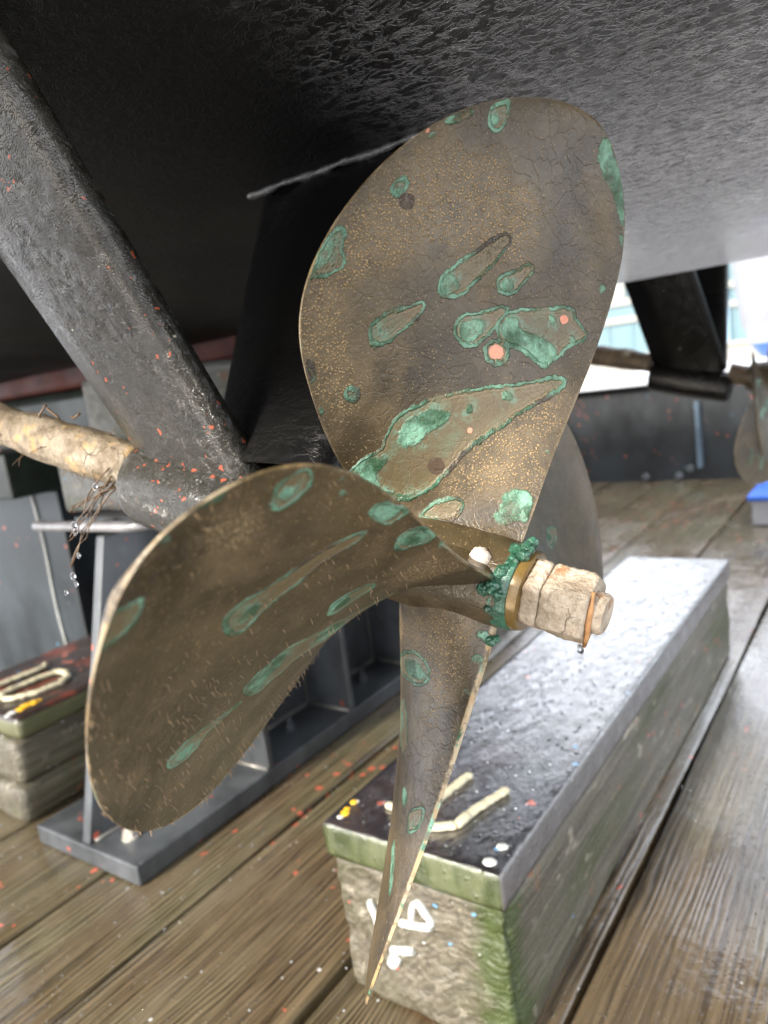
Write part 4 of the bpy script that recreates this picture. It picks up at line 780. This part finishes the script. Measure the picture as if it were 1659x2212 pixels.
hr = MB(); hr.tube([(-1.165, .650, .4885), (-1.10, .650, .4885), (-.93, .650, .4885), (-.905, .656, .4885), (-.893, .672, .4885), (-.888, .70, .4885), (-.887, .76, .4885)], .0085, 12); hr.tube([(-1.02, .652, .4885), (-1.02, .71, .4855)], .006, 8); hr.build('handle_bar', mat_steel('bright_rod', (.26, .26, .27), .28), cb, True)
V, F = rough_box(-1.215, -.925, .735, 1.05, .4925, .598, .012, .0025, 14, 3., .006); pk = obj('packing_timber', V, F, M['packer'], None, True)
tag(pk, 'lower grey packing timber on the steel beam under the keel', 'timber', 'packing timbers under the keel')
V, F = rough_box(-1.195, -.93, .80, 1.13, .5995, .713, .012, .0025, 14, 8., .006); pk = obj('packing_timber', V, F, M['packer'], None, True)
tag(pk, 'upper grey packing timber pressed against the red keel', 'timber', 'packing timbers under the keel')

V, F = rough_box(-2.1, -1.24, .99, 1.13, .50, .712, .02, .002, 9, 8., .006); kb_ = obj('gap_filler_block', V, F, M['green_timber'], None, True)  # added filler that blocks the bright gap beside the packing timbers
tag(kb_, 'dark block added to close the bright gap under the red keel behind the tan shaft', 'block')
# ---------------------------------------------------------------- things further back
bp_ = empty('steel_post', (-1.7, 1.05, 0), 'grey steel box post with white weld seam behind the left timber stack', 'post')
pm = MB(); pm.box(-2.3, -1.515, .905, 1.25, .0, .505, .004); pm.build('post_body', mat_steel('blue_grey_steel', (.026, .034, .039), .36), bp_, False)
wl = MB(); wl.tube([(-1.61+.004*math.sin(z*20)+(.02*(.5-z)), .903, z) for z in np.linspace(.03, .5, 60)], .004, 6); wl.build('weld_bead', mat_steel('pale_weld', (.30, .31, .30), .4), bp_, True)
gt = MB(); gt.box(-3.0, -1.50, .80, 1.15, .506, .60, .004); tag(gt.build('dark_plank', M['green_timber'], None, False), 'dark green plank on top of the steel post at the left edge', 'plank')
# second cradle beam and keel blocks, deep in the shade under the hull
c2 = empty('steel_cradle_beam', (-2.6, 2.0, 0), 'second steel cradle beam in deep shade behind the left timber stack', 'cradle')
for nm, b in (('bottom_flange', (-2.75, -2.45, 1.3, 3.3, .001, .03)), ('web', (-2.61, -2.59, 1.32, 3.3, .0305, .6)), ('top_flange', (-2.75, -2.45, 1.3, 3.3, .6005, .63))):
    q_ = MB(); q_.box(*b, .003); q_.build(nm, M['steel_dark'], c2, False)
# shed-side steel beam across the deck
sb = empty('steel_beam', (-.7, 3.6, 0), 'long dark steel beam with pale top flange lying across the deck', 'beam')
q_ = MB(); q_.box(-6, 2.2, 3.59, 3.61, .0, .455); q_.build('web', M['steel_dark'], sb, False)
q_ = MB(); q_.box(-6, 2.2, 3.53, 3.80, .4555, .512, .004); q_.build('top_flange', M['steel_light'], sb, False)
for xx in (-2.2, -.80, .6):
    q_ = MB(); q_.box(xx, xx+.018, 3.55, 3.5895, .06, .36); q_.build('rib', mat_steel('blue_rib', (.10, .14, .18), .4), sb, False)
for (px, py) in ((1396, 1030), (1468, 1028), (1492, 1012)):
    p = at(px, py, 'Y', 3.585); b_ = MB(); b_.revolve(p, (0, -1, 0), [(0, .018), (.012, .018), (.014, .014)], 6); b_.build('bolt', M['steel'], sb, False)
# white barrier, blue building, white boat, blue-capped post beyond
ba = MB(); ba.box(-14, 4, 8.0, 8.15, -.02, .50, .02); ba.box(-14, 4, 7.98, 8.17, .501, .545, .01); tag(ba.build('barrier', M['trim'], None, False), 'low white barrier in sunlight beyond the dark steel beam', 'barrier')
bu = empty('building', (-4, 14.6, 0), 'pale blue sided building with white louvres seen under the hull', 'building')
q_ = MB(); q_.box(-22, 14, 14, 20, -.02, 3.4); wall_ = q_.build('wall', M['siding'], bu, False)
q_ = MB(); [q_.box(x, x+.03, 13.975, 13.9995, .0, 1.02) for x in np.arange(-18, 6, .42)]; q_.build('siding_batten', M['siding'], bu, False)
for (z0, z1, d) in ((1.03, 1.14, .06), (1.34, 1.46, .05)): q_ = MB(); q_.box(-18, -1.6, 14-d, 13.9995, z0, z1); q_.build('trim_board', M['trim'], bu, False)
for (x0, x1) in ((-8.5, -4.2), (-4.0, -2.75)):
    fr = MB(); fr.box(x0, x1, 13.93, 13.9995, 1.47, 1.55); fr.box(x0, x0+.1, 13.93, 13.9995, 1.551, 3.2); fr.box(x1-.1, x1, 13.93, 13.9995, 1.551, 3.2); f_ = fr.build('louvre_frame', M['trim'], bu, False)
    sl = MB()
    for z in np.arange(1.57, 3.1, .26):
        sl.add([(x0+.1, 13.94, z), (x1-.1, 13.94, z), (x1-.1, 13.99, z+.23), (x0+.1, 13.99, z+.23), (x0+.1, 13.965, z-.0), (x1-.1, 13.965, z-.0), (x1-.1, 13.998, z+.22), (x0+.1, 13.998, z+.22)], [[0, 1, 2, 3], [7, 6, 5, 4], [0, 4, 5, 1]])
    sl.build('louvre', M['trim'], f_, False)
q_ = MB(); q_.box(-2.62, -2.5, 13.9, 13.9995, -.02, 3.4); q_.build('corner_post', mat_plain('grey_blue_post', (.22, .34, .44), .5), bu, False)
wbq = empty('white_boat', (-.4, 5.4, .5), 'white boat stem with blue bottom stripe at the right edge beyond the far propeller', 'boat')
def stem(rx, z0, z1, mat, nm, par, grow=0.):
    V = []; F = []; n = 20; zs = np.linspace(z0, z1, 14)
    for z in zs:
        u = max(0., min(1., (z-.30)/.45)); w_ = (.42+grow)*math.sqrt(max(.02, 1-(1-u)**2)) + .10*(z-.3)
        for k in range(n):
            a = math.pi*k/(n-1); V.append((-.10+rx + -w_*math.sin(a)*.95+.35*0, 5.4 - math.cos(a)*w_*.8+.9*(1-math.sin(a))*0, z))
    for i in range(len(zs)-1):
        for k in range(n-1): F.append([i*n+k, i*n+k+1, (i+1)*n+k+1, (i+1)*n+k])
    F.append(list(range(n))); return obj(nm, V, F, mat, par, True)
stem(-.37, .55, 2.2, M['gel'], 'topside', wbq); stem(-.37, .42, .5495, M['blue'], 'blue_bottom', wbq, .0)
bs = empty('stand', (-.25, 2.0, 0), 'white stand with bright blue top below the far propeller', 'stand')
# pale deck block with a blue pad under the far propeller
p0 = at(1612, 1074, 'Z', .10)
q_ = MB(); q_.box(p0[0], p0[0]+.4, p0[1], p0[1]+.30, .085, .102, .004); q_.build('blue_pad', M['blue'], bs, False)
q_ = MB(); q_.box(p0[0]+.012, p0[0]+.39, p0[1]+.012, p0[1]+.29, .0, .0845, .004); q_.build('base', M['gel'], bs, False)
bs.location = (p0[0], p0[1], 0)
for c in bs.children: c.matrix_parent_inverse = Matrix.Translation(-Vector(bs.location))

# ---------------------------------------------------------------- water beads standing on wood, rubber and steel
dm = MB(); bm = bmesh.new(); bmesh.ops.create_icosphere(bm, subdivisions=2, radius=1.0); bm.verts.index_update()
IV = [v.co.copy() for v in bm.verts]; IF = [[v.index for v in f.verts] for f in bm.faces]; bm.free()
def inside(x, y): return (-.52 < x < -.30 and .51 < y < 1.59) or (-1.5 < x < -1.19 and .53 < y < 1.62) or (-1.145 < x < -.876 and .52 < y < 3.32)
cnt = 0
while cnt < 1700:
    x = random.uniform(-1.6, .1); y = random.uniform(.35, 3.3) if random.random() < .8 else random.uniform(2.6, 3.5)
    if inside(x, y): continue
    if mnoise.noise(Vector((x*4.5, y*2.2, 3.3))) < -.05 and random.random() < .8: continue
    r = random.uniform(.0007, .0022); dm.add([Vector((x, y, .0003))+Vector((c.x*r, c.y*r, c.z*r*.55)) for c in IV], IF); cnt += 1
for _ in range(650):
    x = random.uniform(-.508, -.311); y = random.uniform(.53, 1.57); r = random.uniform(.0007, .0026); dm.add([Vector((x, y, .2002))+Vector((c.x*r, c.y*r*1.2, c.z*r*.5)) for c in IV], IF)
for _ in range(140):
    x = random.uniform(-1.13, -.89); y = random.uniform(.535, 1.9); r = random.uniform(.0007, .002); dm.add([Vector((x, y, .0326))+Vector((c.x*r, c.y*r, c.z*r*.55)) for c in IV], IF)
tag(dm.build('water_beads', M['water'], None, True), kind='stuff')
fm = MB(); cnt = 0
while cnt < 650:
    x = random.uniform(-1.5, .15); y = random.uniform(.4, 3.2)
    on_cap = -.508 < x < -.311 and .53 < y < 1.57
    if inside(x, y) and not on_cap: continue
    wgt = .9 if on_cap else (.8 if x > -.29 else .35)
    if mnoise.noise(Vector((x*9, y*4, 7.3))) < .05 or random.random() > wgt: continue
    r = random.uniform(.0003, .0011); fm.add([Vector((x, y, .2003 if on_cap else .0006))+Vector((c.x*r, c.y*r, c.z*r*.5)) for c in IV], IF); cnt += 1
tag(fm.build('glint_flecks', M['glint'], None, True), kind='stuff')  # white specks added in place of light glinting on water drops
